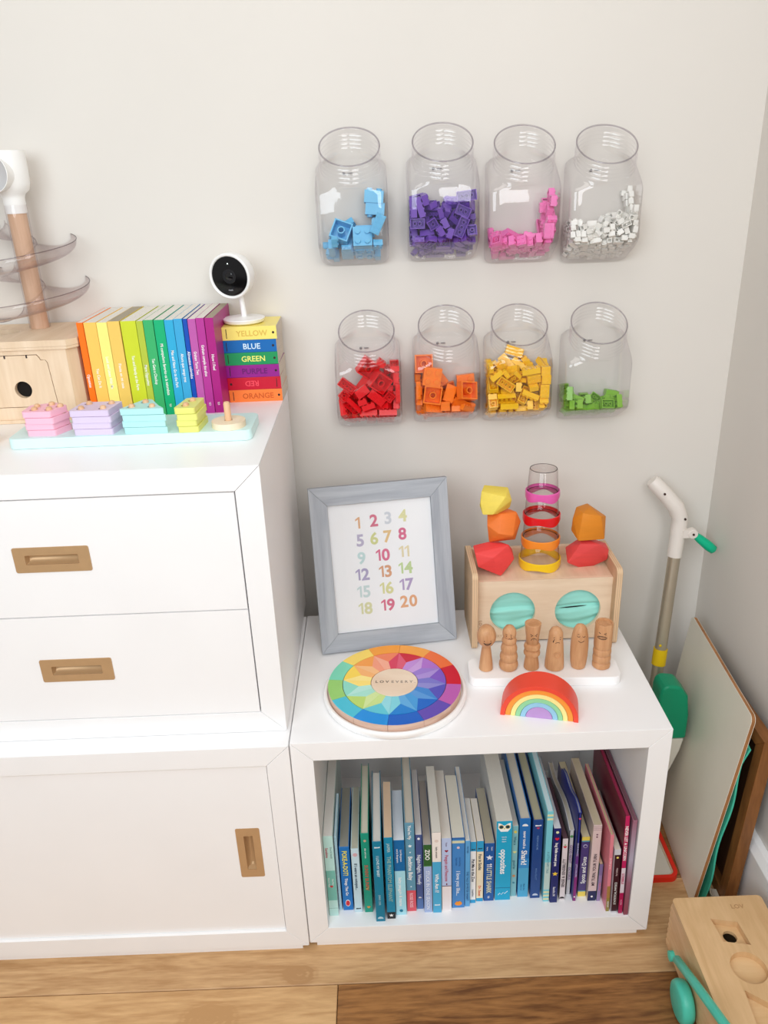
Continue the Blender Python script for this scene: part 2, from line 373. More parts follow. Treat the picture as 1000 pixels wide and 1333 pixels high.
# toy bricks at rest: kind, position in the jar (0.1 mm), quaternion (0.001); first those that show most
BRICKS = {
 'blue': [('g',169,-209,305,243,970,0,0),('g',192,-194,579,0,0,-998,61),('g',-119,-239,355,686,-172,686,-172),('g',373,-202,928,80,703,-707,6),('c',-314,-132,208,172,686,-172,-686),('e',-373,-413,360,607,364,606,363),('g',364,-202,1115,7,52,61,997),('e',-130,-118,677,245,55,945,-210),('g',150,-500,506,0,0,-556,831),('b',97,-423,328,970,-243,0,0),('b',260,-415,343,0,0,-970,243),('c',395,-518,399,9,36,-969,243),('e',-375,-114,382,33,999,0,0),('b',-313,-638,471,213,-674,213,-674),('b',-125,-478,349,858,514,0,0),('e',410,-647,723,371,371,602,-602),('g',-200,-433,603,505,-843,161,96),('b',-402,-239,264,242,964,-27,-105),('c',393,-132,209,169,687,-168,-687)],
 'purple': [('c',126,-105,208,0,0,-1000,0),('e',-4,-279,287,514,-858,0,0),('b',333,-100,145,514,-858,0,0),('e',464,-317,467,619,349,382,-590),('f',-115,-100,145,514,-858,0,0),('e',293,-304,301,265,159,-816,-489),('c',453,-90,282,707,-707,0,0),('d',2,-379,341,514,-858,0,0),('f',-286,-184,219,115,460,854,-214),('e',33,-461,457,231,923,75,299),('e',-256,-521,382,827,-207,-127,-507),('e',-469,-189,458,420,-569,-533,-464),('b',-466,-121,201,609,135,355,697),('b',-350,-253,273,622,341,-385,590),('e',-467,-323,463,656,-77,-746,84),('c',470,-410,536,598,377,-352,613),('d',267,-469,390,248,-414,450,-751),('d',-258,-518,504,114,-29,242,963),('c',364,-548,432,611,-356,-707,-25),('c',99,-636,523,576,410,-411,-575),('e',280,-667,609,382,-387,589,598),('b',-420,-488,400,607,363,-363,607),('b',-402,-607,420,8,-7,-519,855),('e',-347,-310,670,763,288,17,-578),('c',462,-620,545,565,-823,-6,-58),('e',254,-507,706,336,-867,22,368),('d',-427,-641,690,708,-702,60,-59),('f',-384,-523,708,84,65,961,257),('c',-488,-628,863,0,707,0,-707),('d',91,-395,674,365,-824,190,-390),('c',15,-638,682,1,849,-1,-529),('d',-62,-589,573,372,-575,-651,328),('c',-186,-660,677,723,-638,-197,-174),('f',4,-496,763,311,-778,170,-519),('f',-505,-518,931,707,0,707,0),('d',308,-670,857,145,-145,-692,-692),('d',14,-424,842,229,446,795,-342),('e',-392,-638,938,803,0,596,0),('e',-137,-547,827,391,268,518,712),('c',-208,-544,960,34,-940,-299,-163),('e',368,-489,878,397,547,-697,241),('e',194,-364,980,4,-4,398,-917),('c',-308,-626,1051,612,-386,454,-520),('e',432,-303,960,90,-657,-453,-596),('e',365,-660,1085,38,-38,706,706)],
 'pink': [('c',115,-89,199,707,-707,0,0),('d',169,-284,463,979,-166,118,-19),('b',-135,-100,145,514,-858,0,0),('b',-118,-403,308,103,-172,-503,841),('b',219,-226,213,363,-607,-363,607),('b',366,-199,198,858,514,4,2),('e',382,-183,583,273,-651,652,276),('d',388,-258,310,709,-1,1,-706),('b',-263,-113,152,607,363,-607,-363),('d',419,-499,406,608,364,-605,-362),('d',54,-324,294,48,193,951,-238),('d',-410,-169,234,649,336,563,387),('b',243,-313,305,171,686,173,686),('c',-430,-90,384,534,-534,463,463),('c',-134,-263,261,134,535,-809,203),('e',-349,-417,368,391,876,-281,20),('c',123,-466,388,522,477,236,-667),('c',408,-323,623,213,-673,-334,625),('c',465,-534,718,270,617,675,-302),('d',406,-653,580,503,503,-497,497),('c',458,-638,1036,483,-516,516,-483),('c',257,-559,438,606,363,607,364),('c',-428,-326,498,542,228,46,-808),('e',-155,-351,487,118,304,-865,381),('b',-478,-90,539,755,7,655,-6),('e',439,-186,861,478,478,521,-521),('c',-421,-531,439,213,185,896,343),('c',430,-512,892,284,682,289,609),('d',428,-299,921,707,707,4,-4),('c',-2,-526,420,832,499,-208,-125),('c',-157,-510,412,707,-13,630,-322)],
 'white': [('a',155,-150,173,346,-595,-381,617),('a',-64,-78,133,686,-172,686,-172),('b',-140,-235,218,165,-275,487,-813),('b',243,-203,210,728,-182,161,641),('a',-400,-231,215,607,363,363,-607),('a',-491,-106,202,518,-789,257,207),('a',97,-367,289,682,-186,-689,158),('a',216,-411,312,695,-129,674,-214),('b',-257,-440,328,358,-597,-369,616),('b',-129,-366,297,970,-243,-4,-15),('a',349,-392,311,800,-201,-138,-549),('a',320,-288,246,686,411,515,308),('b',-300,-561,394,857,513,42,25),('b',-46,-431,352,4,15,970,-243),('a',-468,-307,284,608,-567,-81,550),('b',-443,-492,389,321,-19,-821,-472),('a',-317,-661,448,368,-614,-359,599),('a',116,-594,412,511,-852,58,-97),('b',258,-593,411,63,38,-856,-512),('a',-433,-659,465,575,397,-610,-374),('a',441,-588,409,594,384,-347,616),('a',-164,-597,413,525,473,240,-665),('a',50,-532,378,851,510,-105,-63),('b',153,-612,508,420,-700,-297,495),('b',-340,-627,534,701,-126,93,696),('a',-85,-632,432,706,-37,640,-301),('a',332,-669,465,532,457,572,425),('a',505,-658,596,706,-43,43,-706),('a',450,-672,500,3,748,3,663),('b',-499,-368,404,602,-367,-338,-623),('a',-236,-636,503,597,776,-44,199),('a',-421,-638,544,4,-28,207,978),('a',501,-645,702,684,729,20,-20),('b',278,-627,545,281,-738,-479,383),('a',370,-640,580,976,57,-212,10),('a',484,-672,925,20,-707,-707,20),('b',346,-665,682,143,-157,650,730),('b',-213,-613,609,641,571,215,466),('a',-94,-629,542,237,302,-167,-908),('a',26,-678,604,534,-463,463,-534),('a',136,-621,632,2,6,970,-243),('a',8,-599,524,912,-170,-290,234),('a',-334,-614,656,387,161,615,668),('a',275,-539,606,173,-138,823,523),('b',-411,-497,717,989,-33,79,-118),('b',482,-181,971,44,689,-722,46),('a',-504,-626,534,976,-205,-41,-63),('a',501,-398,899,3,9,268,963),('a',478,-179,1085,45,707,-704,45),('a',501,-315,1001,268,963,-23,-3),('b',-64,-512,631,751,-417,-375,349),('a',207,-579,694,515,-786,230,252),('a',42,-564,676,119,665,542,-500),('a',424,-361,770,116,58,-512,-849),('a',508,-273,1107,267,964,4,-11),('b',238,-524,758,65,337,-555,758),('b',227,-379,768,685,-442,566,-123),('a',245,-678,727,841,3,541,4),('a',129,-398,730,185,465,851,-163),('a',360,-285,826,114,503,618,593),('a',444,-70,1127,45,706,45,706),('a',-500,-597,636,583,433,338,-599),('b',-111,-272,666,5,-105,-952,287),('a',513,-152,1196,0,0,998,-64),('b',-454,-174,685,777,-521,306,178),('a',-508,-280,593,357,-610,-569,-420),('a',-478,-575,715,649,-229,-724,58),('a',45,-323,753,235,-909,-331,98),('a',422,-666,788,98,-93,-667,-733)],
 'red': [('g',283,-225,276,0,0,-243,-970),('e',19,-201,209,711,-178,-166,-660),('e',-385,-200,268,311,393,-852,-153),('e',-12,-574,429,20,81,967,-242),('e',269,-450,362,243,970,0,0),('e',-348,-357,361,878,130,321,330),('e',-469,-523,527,729,-153,594,-305),('e',322,-610,430,29,-7,-242,-970),('e',-197,-410,363,261,-383,410,-785),('e',228,-538,535,235,942,-233,58),('e',479,-518,632,169,703,174,669),('e',349,-480,747,617,-225,752,-50),('g',-271,-228,586,377,216,768,-470),('g',-41,-200,809,392,188,801,-413),('f',513,-643,811,500,500,-500,500),('e',-314,-628,588,152,-356,-361,-848),('d',-14,-630,582,987,-36,-152,-25),('d',488,-451,1026,45,706,45,706),('c',360,-669,755,247,-250,-665,-659),('e',135,-652,739,665,659,249,-248),('e',447,-432,1210,49,763,-643,41),('e',-115,-547,662,710,-134,-81,687),('c',473,-220,1014,1000,0,0,0),('c',-211,-492,780,268,760,150,-573),('c',-440,-617,801,655,-655,-267,-267),('c',236,-317,1286,272,-653,-676,209),('d',-123,-630,852,241,174,646,-703),('g',203,-541,996,675,-648,131,326),('e',-378,-619,968,665,-668,240,231)],
 'orange': [('e',64,-203,246,607,363,-607,-363),('e',-117,-419,363,282,169,810,485),('g',-160,-121,337,0,0,707,-707),('c',150,-563,404,43,-11,-243,-969),('c',192,-119,200,363,-607,-607,-363),('b',-359,-117,182,172,686,686,-172),('c',-444,-230,295,255,565,-770,148),('d',-324,-430,351,113,449,860,-216),('e',-487,-392,487,322,-629,-327,627),('e',437,-266,388,400,-646,534,-370),('g',252,-303,478,52,-972,-50,224),('d',352,-160,187,686,-172,-172,-686),('e',-252,-570,444,100,-166,504,-842),('f',361,-567,422,900,29,218,377),('g',12,-368,630,432,401,745,313),('e',-460,-197,801,707,-4,-4,707),('c',-504,-235,936,503,497,497,503),('f',-513,-643,815,500,500,-500,500),('g',-175,-207,869,750,575,-113,308),('c',-38,-643,500,749,663,-3,-1),('g',-259,-601,708,504,-567,-484,-436),('g',379,-149,784,554,487,439,-513),('g',365,-519,728,504,-509,-646,-264),('g',-265,-562,1028,742,666,69,-40),('g',-394,-335,1211,451,-545,545,451),('c',102,-90,716,437,-437,-556,-556)],
 'yellow': [('c',-428,-118,219,311,94,-905,274),('b',273,-86,137,858,514,-1,-1),('e',-2,-203,246,363,-606,363,-607),('c',-130,-117,182,172,686,-686,172),('c',-423,-283,298,639,334,563,404),('d',-242,-302,263,684,-171,173,688),('b',-94,-414,343,190,757,606,-152),('e',303,-238,235,976,-216,-2,0),('d',84,-516,379,969,-243,-10,-40),('d',330,-344,328,2,-2,454,-891),('b',-260,-483,352,601,360,-612,-367),('c',-453,-522,465,578,344,-399,623),('c',-456,-629,534,526,-850,-13,-28),('f',-172,-678,494,0,1000,0,1),('e',289,-521,511,357,-597,616,369),('d',416,-545,488,661,-217,684,-220),('e',7,-449,563,149,53,-418,894),('d',-191,-536,687,906,-422,-31,-30),('d',-469,-539,618,685,-174,130,695),('e',-220,-630,621,10,-22,422,906),('e',99,-573,649,438,-726,-499,-178),('b',206,-637,480,676,-209,-694,137),('b',448,-647,552,309,951,1,-5),('d',451,-647,740,498,498,502,-502),('f',199,-648,663,293,932,64,-202),('d',-487,-172,803,435,-558,393,-588),('f',-351,-381,728,691,129,-190,685),('d',251,-580,831,710,196,82,-671),('e',-244,-670,895,675,-675,211,211),('e',-455,-556,876,266,-661,668,216),('c',470,-643,946,3,3,-707,707),('d',130,-313,836,799,303,-395,-337),('e',-17,-542,796,418,-571,447,-547),('b',83,-447,980,899,-147,291,293),('b',52,-546,918,325,-383,-518,692),('c',454,-647,1100,498,498,502,-502),('d',256,-627,971,551,831,-44,67),('c',-488,-118,1145,33,706,-33,-706),('e',203,-625,1105,35,-79,-17,996),('d',-407,-632,1052,944,0,-329,0),('e',-483,-198,989,507,493,-538,-459),('e',-384,-403,1101,321,-314,-390,-804),('d',-98,-601,985,729,-498,-67,-466),('d',-94,-445,1073,155,-277,-534,783),('b',-241,-647,1072,614,638,351,-305),('b',-501,-611,1172,685,173,169,-687),('e',-13,-89,1342,106,131,-620,766)],
 'green': [('d',122,-160,187,686,-172,172,686),('d',-320,-73,198,707,707,0,0),('b',-237,-220,210,844,506,-154,-92),('d',198,-338,283,967,-242,20,80),('c',-87,-138,211,690,155,535,-462),('c',-31,-260,277,597,-378,705,52),('d',-94,-90,420,500,-500,-500,-500),('c',-460,-233,266,941,-222,250,-59),('d',-322,-361,355,166,912,364,84),('d',-186,-473,356,347,-87,-227,-906),('d',-458,-553,460,504,391,626,448),('d',264,-464,370,242,967,80,-20),('d',-406,-328,431,957,-204,-168,120),('d',102,-209,450,215,-242,-870,-372),('c',-16,-533,388,329,-83,-229,-912),('d',412,-116,534,52,993,5,-103),('d',-426,-107,488,653,-756,-28,-33),('d',-316,-447,543,173,964,23,-200),('c',237,-337,457,320,-454,-336,760),('d',408,-559,484,110,698,232,668),('c',-96,-486,523,420,-701,-296,495),('b',87,-409,429,640,629,-428,-103),('d',-462,-586,676,4,-694,215,687),('d',216,-592,456,71,43,-855,-512),('c',-466,-104,652,453,-501,-547,-494),('c',-305,-624,499,710,-36,-701,57),('d',-417,-231,538,195,13,964,-179)],
}
SMALL_BRICKS = {
 'blue': [('e',394,-196,720,687,-79,-8,-722),('d',-47,-153,561,172,686,-686,172),('b',-427,-65,226,707,0,-707,0),('c',-321,-115,505,707,15,-705,61)],
 'purple': [('e',301,-254,552,165,-671,-709,-142),('c',-71,-214,433,222,137,835,485),('e',147,-90,451,7,-7,707,707),('e',-279,-73,372,124,124,696,-696),('c',115,-226,430,706,-45,-45,-706),('c',-294,-176,490,65,-149,-224,961),('e',152,-199,622,517,-299,-433,675),('d',-116,-314,521,313,911,-268,-28),('c',-488,-369,772,685,176,-685,-176),('d',102,-220,814,226,5,-974,23),('b',-362,-460,756,774,235,576,122),('e',133,-90,802,695,-695,131,131),('f',392,-214,765,517,-856,-3,-5),('b',513,-213,901,418,-571,-571,-418),('c',-155,-397,674,112,-787,-57,605),('e',-373,-124,985,42,122,324,-937),('e',-196,-287,909,63,93,935,336),('d',472,-267,694,165,686,-688,173),('d',-343,-386,852,339,734,474,-349),('f',-327,-332,957,898,-422,32,-116),('f',293,-312,863,142,-793,-581,-111),('c',90,-170,985,821,-26,-539,-184),('c',-85,-110,907,444,-541,-528,481),('d',-419,-424,1046,80,-71,661,743),('c',172,-234,888,604,-192,121,-764)],
 'pink': [('e',371,-88,241,700,700,-102,103),('b',374,-343,460,275,-650,-274,653),('e',91,-105,439,1000,0,0,0),('b',269,-426,349,172,687,-685,172),('e',-303,-210,458,536,228,48,-811),('b',507,-318,453,475,-499,500,525),('c',465,-469,554,47,-11,-376,-925),('d',-230,-151,343,467,839,80,269),('e',459,-96,901,504,-504,-496,-496),('c',491,-406,767,676,259,-642,-251),('c',487,-326,1111,209,681,206,671),('b',509,-445,1029,212,675,651,-276)],
 'white': [('a',46,-82,163,243,970,0,0),('a',-287,-64,149,1000,0,0,0),('a',152,-78,133,172,686,-172,-686),('a',-392,-154,174,172,686,172,686),('a',-375,-64,141,0,707,0,-707),('a',-49,-154,202,218,870,-430,108),('a',-298,-222,211,456,-761,237,-396),('b',-167,-127,208,85,442,-702,-553),('a',240,-65,165,0,1000,0,0),('a',158,-214,235,9,37,969,-243),('a',400,-73,158,0,0,-707,707),('a',-14,-302,254,600,359,-613,-367),('a',320,-82,164,162,688,688,-162),('a',222,-318,262,583,400,325,-628),('a',-488,-192,283,598,378,-594,-383),('a',43,-191,219,525,447,-524,500),('a',-247,-287,246,814,488,271,162),('a',136,-296,251,129,695,-214,-674),('a',-333,-322,274,164,-41,240,956),('a',328,-203,209,686,-172,172,686),('a',456,-73,235,403,403,581,-581),('a',399,-66,339,0,806,0,592),('a',434,-327,291,700,324,-176,611),('a',-9,-369,299,15,-4,243,970),('a',162,-483,351,856,513,-55,-33),('a',192,-444,418,690,-153,681,-191),('a',408,-194,224,166,687,-687,166),('a',81,-443,361,168,978,-116,39),('b',-470,-96,351,703,-711,-11,-11),('a',467,-236,311,620,-219,380,651),('a',-156,-508,365,696,-125,673,-218),('a',513,-100,317,500,-500,-500,-500),('a',311,-464,369,242,965,-99,25),('a',-383,-378,311,948,-254,-129,-142),('a',-30,-509,394,241,963,-118,30),('a',460,-409,354,626,-183,392,649),('a',-507,-206,383,600,-796,-65,-49),('b',68,-443,470,494,586,308,564),('a',492,-290,367,303,-584,-168,734),('a',440,-505,378,692,-221,-124,-676),('a',243,-517,457,353,-590,373,-623),('a',-394,-457,443,356,735,101,568),('a',486,-442,454,854,513,82,-26),('a',-505,-293,495,218,-673,218,-673),('a',380,-572,480,518,-481,212,-675),('a',305,-360,518,223,742,-630,-58),('b',-441,-107,443,683,-99,-94,718),('a',-421,-594,424,978,-207,-2,-12),('a',-483,-409,519,570,-327,-653,375),('b',-480,-137,542,430,561,-561,-430),('a',505,-570,486,331,-624,584,400),('a',361,-479,488,199,898,86,383),('b',408,-364,531,457,410,705,357),('b',456,-298,603,24,135,-145,980),('a',496,-488,567,548,-822,-21,157),('a',510,-597,609,11,-1000,0,28),('a',512,-431,632,546,-838,8,6),('a',511,-520,681,871,492,13,-20),('a',512,-451,828,621,351,-344,610),('b',-116,-560,508,240,956,162,-41),('b',513,-305,821,191,681,681,-191),('b',158,-118,689,704,374,63,600),('a',509,-562,792,472,881,6,-12),('a',-281,-494,457,783,-171,163,575),('b',136,-232,626,945,281,158,63),('a',-123,-67,641,11,587,15,809),('a',14,-77,632,933,-85,-348,9),('a',110,-534,558,859,504,-88,-11),('b',196,-174,772,429,263,-301,-810),('a',-346,-65,663,0,-984,0,-180),('a',35,-508,618,128,663,549,-492),('a',426,-169,788,444,-637,-517,-360),('b',-210,-122,624,210,-711,671,-8),('a',-288,-317,649,169,-934,41,-312),('a',-366,-468,537,51,46,-685,726),('a',416,-440,652,662,258,-95,697),('a',370,-532,591,292,695,657,10),('a',-504,-96,624,701,-701,-93,-93),('a',-27,-456,537,533,744,150,373),('a',-340,-485,615,555,-352,659,366),('a',290,-440,572,664,360,517,403),('a',-117,-352,592,433,590,-37,681),('a',193,-508,579,93,642,-715,259),('a',65,-359,634,224,-888,-382,-127),('b',-399,-306,585,689,-352,-563,288),('a',-292,-376,575,591,369,149,701),('a',-249,-508,577,577,-755,201,-238),('a',424,-538,721,855,-502,62,113),('a',-137,-442,530,276,-651,666,239),('a',513,-162,863,531,467,-467,531),('a',335,-471,703,461,773,-376,220),('a',345,-308,725,724,428,-536,73),('a',153,-428,630,495,-737,175,-425),('b',-473,-520,556,671,-99,-734,26),('a',286,-401,643,790,527,-298,-96),('a',469,-78,1047,532,466,467,-531),('b',11,-237,635,699,-421,-342,-465),('a',68,-76,703,340,290,620,-645),('a',331,-113,789,573,601,378,-409),('a',511,-578,891,2,13,-177,984),('a',-475,-414,619,671,188,195,-691),('a',228,-335,684,301,-418,-833,-199),('a',-116,-150,657,250,-649,630,-346),('a',-123,-232,537,869,-174,134,443),('a',-318,-177,678,570,169,-628,502),('a',294,-251,776,855,-224,-373,-283)],
 'red': [('e',471,-298,527,14,-707,-707,14),('f',346,-198,460,678,-170,174,694),('e',-133,-169,330,197,316,633,-679),('d',44,-73,462,500,500,-500,500),('f',375,-185,626,471,13,7,882),('e',268,-361,564,731,266,-471,416),('d',31,-281,465,552,-196,221,-780),('e',139,-229,628,373,783,406,287),('g',222,-220,968,30,-936,-119,329),('f',418,-185,742,539,-458,-453,543),('c',-80,-445,501,684,177,-520,479),('c',473,-131,1206,0,0,-707,-707),('d',505,-258,886,500,500,-500,-500),('g',-6,-266,1189,707,-558,-348,-259),('c',179,-463,640,638,305,420,-569),('d',-433,-335,698,347,125,874,316),('f',90,-443,765,487,-810,-168,280),('c',328,-130,1122,493,-507,493,-507)],
 'orange': [('f',-488,-226,517,322,-629,-328,627),('b',496,-129,255,302,639,-707,-5),('e',83,-90,460,500,-500,500,500),('c',-339,-398,440,959,-241,-36,-144),('b',-512,-203,663,503,-503,497,497),('b',-488,-490,684,334,623,-336,-622),('d',-359,-351,562,172,687,685,-172),('b',-488,-565,789,0,-708,0,706),('e',488,-201,555,534,463,534,463),('f',-393,-186,1088,3,0,996,-93)],
 'yellow': [('b',-250,-117,182,172,686,686,-172),('b',-93,-279,287,363,-607,-607,-363),('c',434,-90,249,174,-174,-685,-685),('f',181,-65,291,0,-172,0,-985),('c',-274,-145,357,351,899,239,108),('f',103,-290,276,172,686,686,-172),('e',-294,-404,462,187,693,687,-116),('b',-470,-107,355,525,-851,-15,-24),('e',-47,-377,429,970,-243,-4,-15),('c',-448,-413,395,53,8,971,-232),('c',488,-185,405,640,300,640,300),('e',410,-401,470,241,-468,-758,-385),('d',473,-480,647,673,-218,218,673),('f',236,-234,556,310,23,920,-239),('b',-467,-209,387,522,-850,-53,-48),('e',-382,-370,579,538,-842,-42,-22),('c',-130,-538,463,967,-241,69,-33),('f',17,-186,643,835,-272,323,-354),('b',228,-387,468,665,357,-311,578),('e',-465,-203,659,693,-85,-139,-702),('f',381,-329,676,537,-823,-97,-157),('e',248,-333,753,77,-820,541,-170),('c',-493,-415,757,731,-109,663,-115),('d',-96,-219,825,37,440,-59,-895),('b',435,-551,817,994,113,0,0),('c',-13,-320,683,728,354,-243,534),('c',-224,-420,749,296,660,-621,302),('f',422,-182,867,427,322,-189,-824),('e',473,-463,909,346,617,-617,346),('e',505,-364,992,192,-681,-192,681),('e',140,-258,1069,468,-348,183,-791),('d',505,-233,1085,681,192,-681,-192),('d',216,-118,1145,10,393,24,919),('d',-10,-380,964,647,-329,-680,-109),('c',-233,-512,908,18,523,-702,-483),('b',-509,-485,1085,374,622,590,-354),('f',419,-438,1180,108,757,-584,-271),('b',-281,-424,1193,66,472,-255,842),('e',-162,-215,1171,691,570,171,-411),('c',-35,-113,1020,668,-90,231,-701),('d',34,-169,1152,465,-333,192,-798)],
 'green': [('d',390,-79,267,241,241,-665,665),('d',429,-186,321,385,374,595,-598),('d',-294,-111,354,74,997,0,-1),('d',318,-270,421,436,350,766,318),('d',-86,-287,400,288,-326,-283,855),('b',-151,-355,464,564,-585,-583,-17)],
}

# ================================================================== room
YW, XW = .055, .808
mb = MB(); mb.box(-3.2, XW + .1, YW, YW + .1, -.05, 2.7); structure(mb, 'wall_back', WALL)
mb = MB(); mb.box(XW, XW + .1, -3.4, YW, -.05, 2.7); structure(mb, 'wall_right', WALL)
mb = MB(); mb.prism([(XW, 0), (XW - .022, 0), (XW - .022, .128), (XW - .012, .142), (XW, .142)], -3.4, YW, 'y')
structure(mb, 'baseboard_right', WHITE, bevel=.0015)
mb = MB(); mb.prism([(YW, 0), (YW - .018, 0), (YW - .018, .128), (YW - .01, .142), (YW, .142)], -3.2, XW - .022, 'x')
structure(mb, 'baseboard_back', WHITE, bevel=.0015)
mb = MB(); mb.box(-3.2, XW, -3.4, YW, -.06, -.012)
floor = structure(mb, 'floor', paint((70, 48, 30), .8))
PL = [  # y0, y1, [(x0, x1, light tone, dark tone, knot)]
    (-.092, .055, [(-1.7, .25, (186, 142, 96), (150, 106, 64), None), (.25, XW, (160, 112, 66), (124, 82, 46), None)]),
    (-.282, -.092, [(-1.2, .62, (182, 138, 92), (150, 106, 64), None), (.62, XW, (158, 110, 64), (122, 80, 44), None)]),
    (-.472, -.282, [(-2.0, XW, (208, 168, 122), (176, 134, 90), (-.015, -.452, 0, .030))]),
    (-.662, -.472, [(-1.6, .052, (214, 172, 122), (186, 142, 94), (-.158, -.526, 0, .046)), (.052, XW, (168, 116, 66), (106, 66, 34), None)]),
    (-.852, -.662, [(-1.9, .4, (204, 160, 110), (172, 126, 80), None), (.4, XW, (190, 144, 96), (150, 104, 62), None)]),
    (-1.6, -.852, [(-2.4, XW, (204, 160, 110), (172, 126, 80), None)])]
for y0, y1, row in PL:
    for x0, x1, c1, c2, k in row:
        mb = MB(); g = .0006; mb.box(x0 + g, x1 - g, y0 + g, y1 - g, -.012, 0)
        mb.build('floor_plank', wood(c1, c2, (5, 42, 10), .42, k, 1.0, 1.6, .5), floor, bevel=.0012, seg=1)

# ================================================================== cabinets
def case_panels(root, x0, x1, yf, yb, z0, z1, t, mat, back=True):
    """four mitred panels that meet in 45 degree joints on the front"""
    g = .00025
    for name, poly in (('top_panel', [(x0, z1), (x1, z1), (x1 - t, z1 - t), (x0 + t, z1 - t)]),
                       ('bottom_panel', [(x0 + t, z0 + t), (x1 - t, z0 + t), (x1, z0), (x0, z0)]),
                       ('side_panel', [(x0, z0), (x0, z1), (x0 + t, z1 - t), (x0 + t, z0 + t)]),
                       ('side_panel', [(x1, z0), (x1 - t, z0 + t), (x1 - t, z1 - t), (x1, z1)])):
        cx = sum(p[0] for p in poly) / 4; cz = sum(p[1] for p in poly) / 4
        poly = [(p[0] + (g if p[0] < cx else -g) * (1 if 'side' not in name else 0), p[1] + (g if p[1] < cz else -g) * (1 if 'side' in name else 0)) for p in poly]
        mb = MB(); mb.prism(poly, yf, yb, 'y'); mb.build(name, mat, root, bevel=.0009, world=True)
    if back:
        mb = MB(); mb.box(x0 + t * .6, x1 - t * .6, yb - .012, yb - .004, z0 + t * .6, z1 - t * .6); mb.build('back_panel', mat, root, world=True)
def pull(parent, cx, cz, y, w, h, sw, sh, upright=False):
    """brass flush pull: plate with a slot and a dished cup behind it"""
    mb = MB()
    M = frame_matrix((cx, y, cz), (1, 0, 0), (0, 0, 1))
    plate(mb, [rrect(-w / 2, w / 2, -h / 2, h / 2, .003), rrect(-sw / 2, sw / 2, -sh / 2, sh / 2, .0015)], .0014, M)
    n = 10; R = []
    L, S = (sw, sh) if not upright else (sh, sw)
    dep = .011
    for k, (s, e) in enumerate(((-.5, 0), (-.47, .75), (-.42, 1), (.42, 1), (.47, .75), (.5, 0))):
        row = []
        for i in range(n + 1):
            a = PI * i / n; q = -math.cos(a) * S / 2; d = dep * e * math.sin(a) + .0001
            row.append((s * L, q, d))
        R.append(row)
    R = [[Vector((p[0], p[1], -p[2])) if not upright else Vector((p[1], p[0], -p[2])) for p in r] for r in R]
    mb.rings([[M @ p for p in r] for r in R], False, False, False)
    o = mb.build('handle', BRASS, parent, bevel=0, world=True, recalc=False)
    return o

# upper cabinet with two drawers
DX0, DX1, DYF, DYB, DZ0, DZ1 = -.622, -.006, -.369, .03, .4505, .897
t = .037
dc = thing('drawer_cabinet', 'white two-drawer cabinet with brass flush pulls, stacked on the sliding door cabinet', 'cabinet', (-.314, -.17, DZ0))
case_panels(dc, DX0, DX1, DYF, DYB, DZ0, DZ1, t, WHITE)
zi0, zi1 = DZ0 + t, DZ1 - t
zs = .6725
for (a, b, cz) in ((zs + .001, zi1 - .0018, .767), (zi0 + .0012, zs - .001, .579)):
    mb = MB(); M = frame_matrix(((DX0 + DX1) / 2, DYF + .019, (a + b) / 2), (1, 0, 0), (0, 0, 1))
    w = DX1 - DX0 - 2 * t - .004; dz = cz - (a + b) / 2
    plate(mb, [rrect(-w / 2, w / 2, -(b - a) / 2, (b - a) / 2, .0006, 2), rrect(-.0385, .0385, dz - .0077, dz + .0077, .0015)], .018, M)
    mb.box(DX0 + t + .01, DX1 - t - .01, DYF + .032, -.02, a + .01, b - .01)
    d = mb.build('drawer', WHITE, dc, bevel=0, world=True)
    pull(d, -.314, cz, DYF + .001, .109, .0395, .076, .015)

# lower cabinet with a sliding door
LX0, LX1, LYF, LYB, LZ0, LZ1 = -.622, -.0007, -.406, -.02, .0113, .4495
sc_ = thing('sliding_door_cabinet', 'white low cabinet with a recessed sliding door and upright brass pull, under the drawer cabinet', 'cabinet', (-.312, -.2, 0))
case_panels(sc_, LX0, LX1, LYF, LYB, LZ0, LZ1, t, WHITE)
mb = MB(); M = frame_matrix((-.35, LYF + .02, .2305), (1, 0, 0), (0, 0, 1))
plate(mb, [rrect(-.24, .3105, -.1815, .1815, .0006, 2), rrect(.267 - .0077, .267 + .0077, -.0027 - .038, -.0027 + .038, .0015)], .014, M)
d = mb.build('sliding_door', WHITE, sc_, world=True)
pull(d, -.083, .2278, LYF + .0068, .0395, .107, .015, .074, True)
mb = MB(); mb.box(LX0 + .012, LX1 - .012, LYF + .004, LYB - .02, 0, LZ0); mb.build('plinth', WHITE, sc_, world=True)

# open bookcase cube
BX0, BX1, BYF, BYB, BZ0, BZ1 = .0003, .595, -.401, -.019, .0113, .45
bc = thing('bookcase', 'white open cube bookcase packed with blue, teal and pink books', 'bookcase', (.298, -.2, 0))
case_panels(bc, BX0, BX1, BYF, BYB, BZ0, BZ1, .035, WHITE)
mb = MB(); mb.box(BX0 + .012, BX1 - .016, BYF + .004, BYB - .02, 0, BZ0); mb.build('plinth', WHITE, bc, world=True)

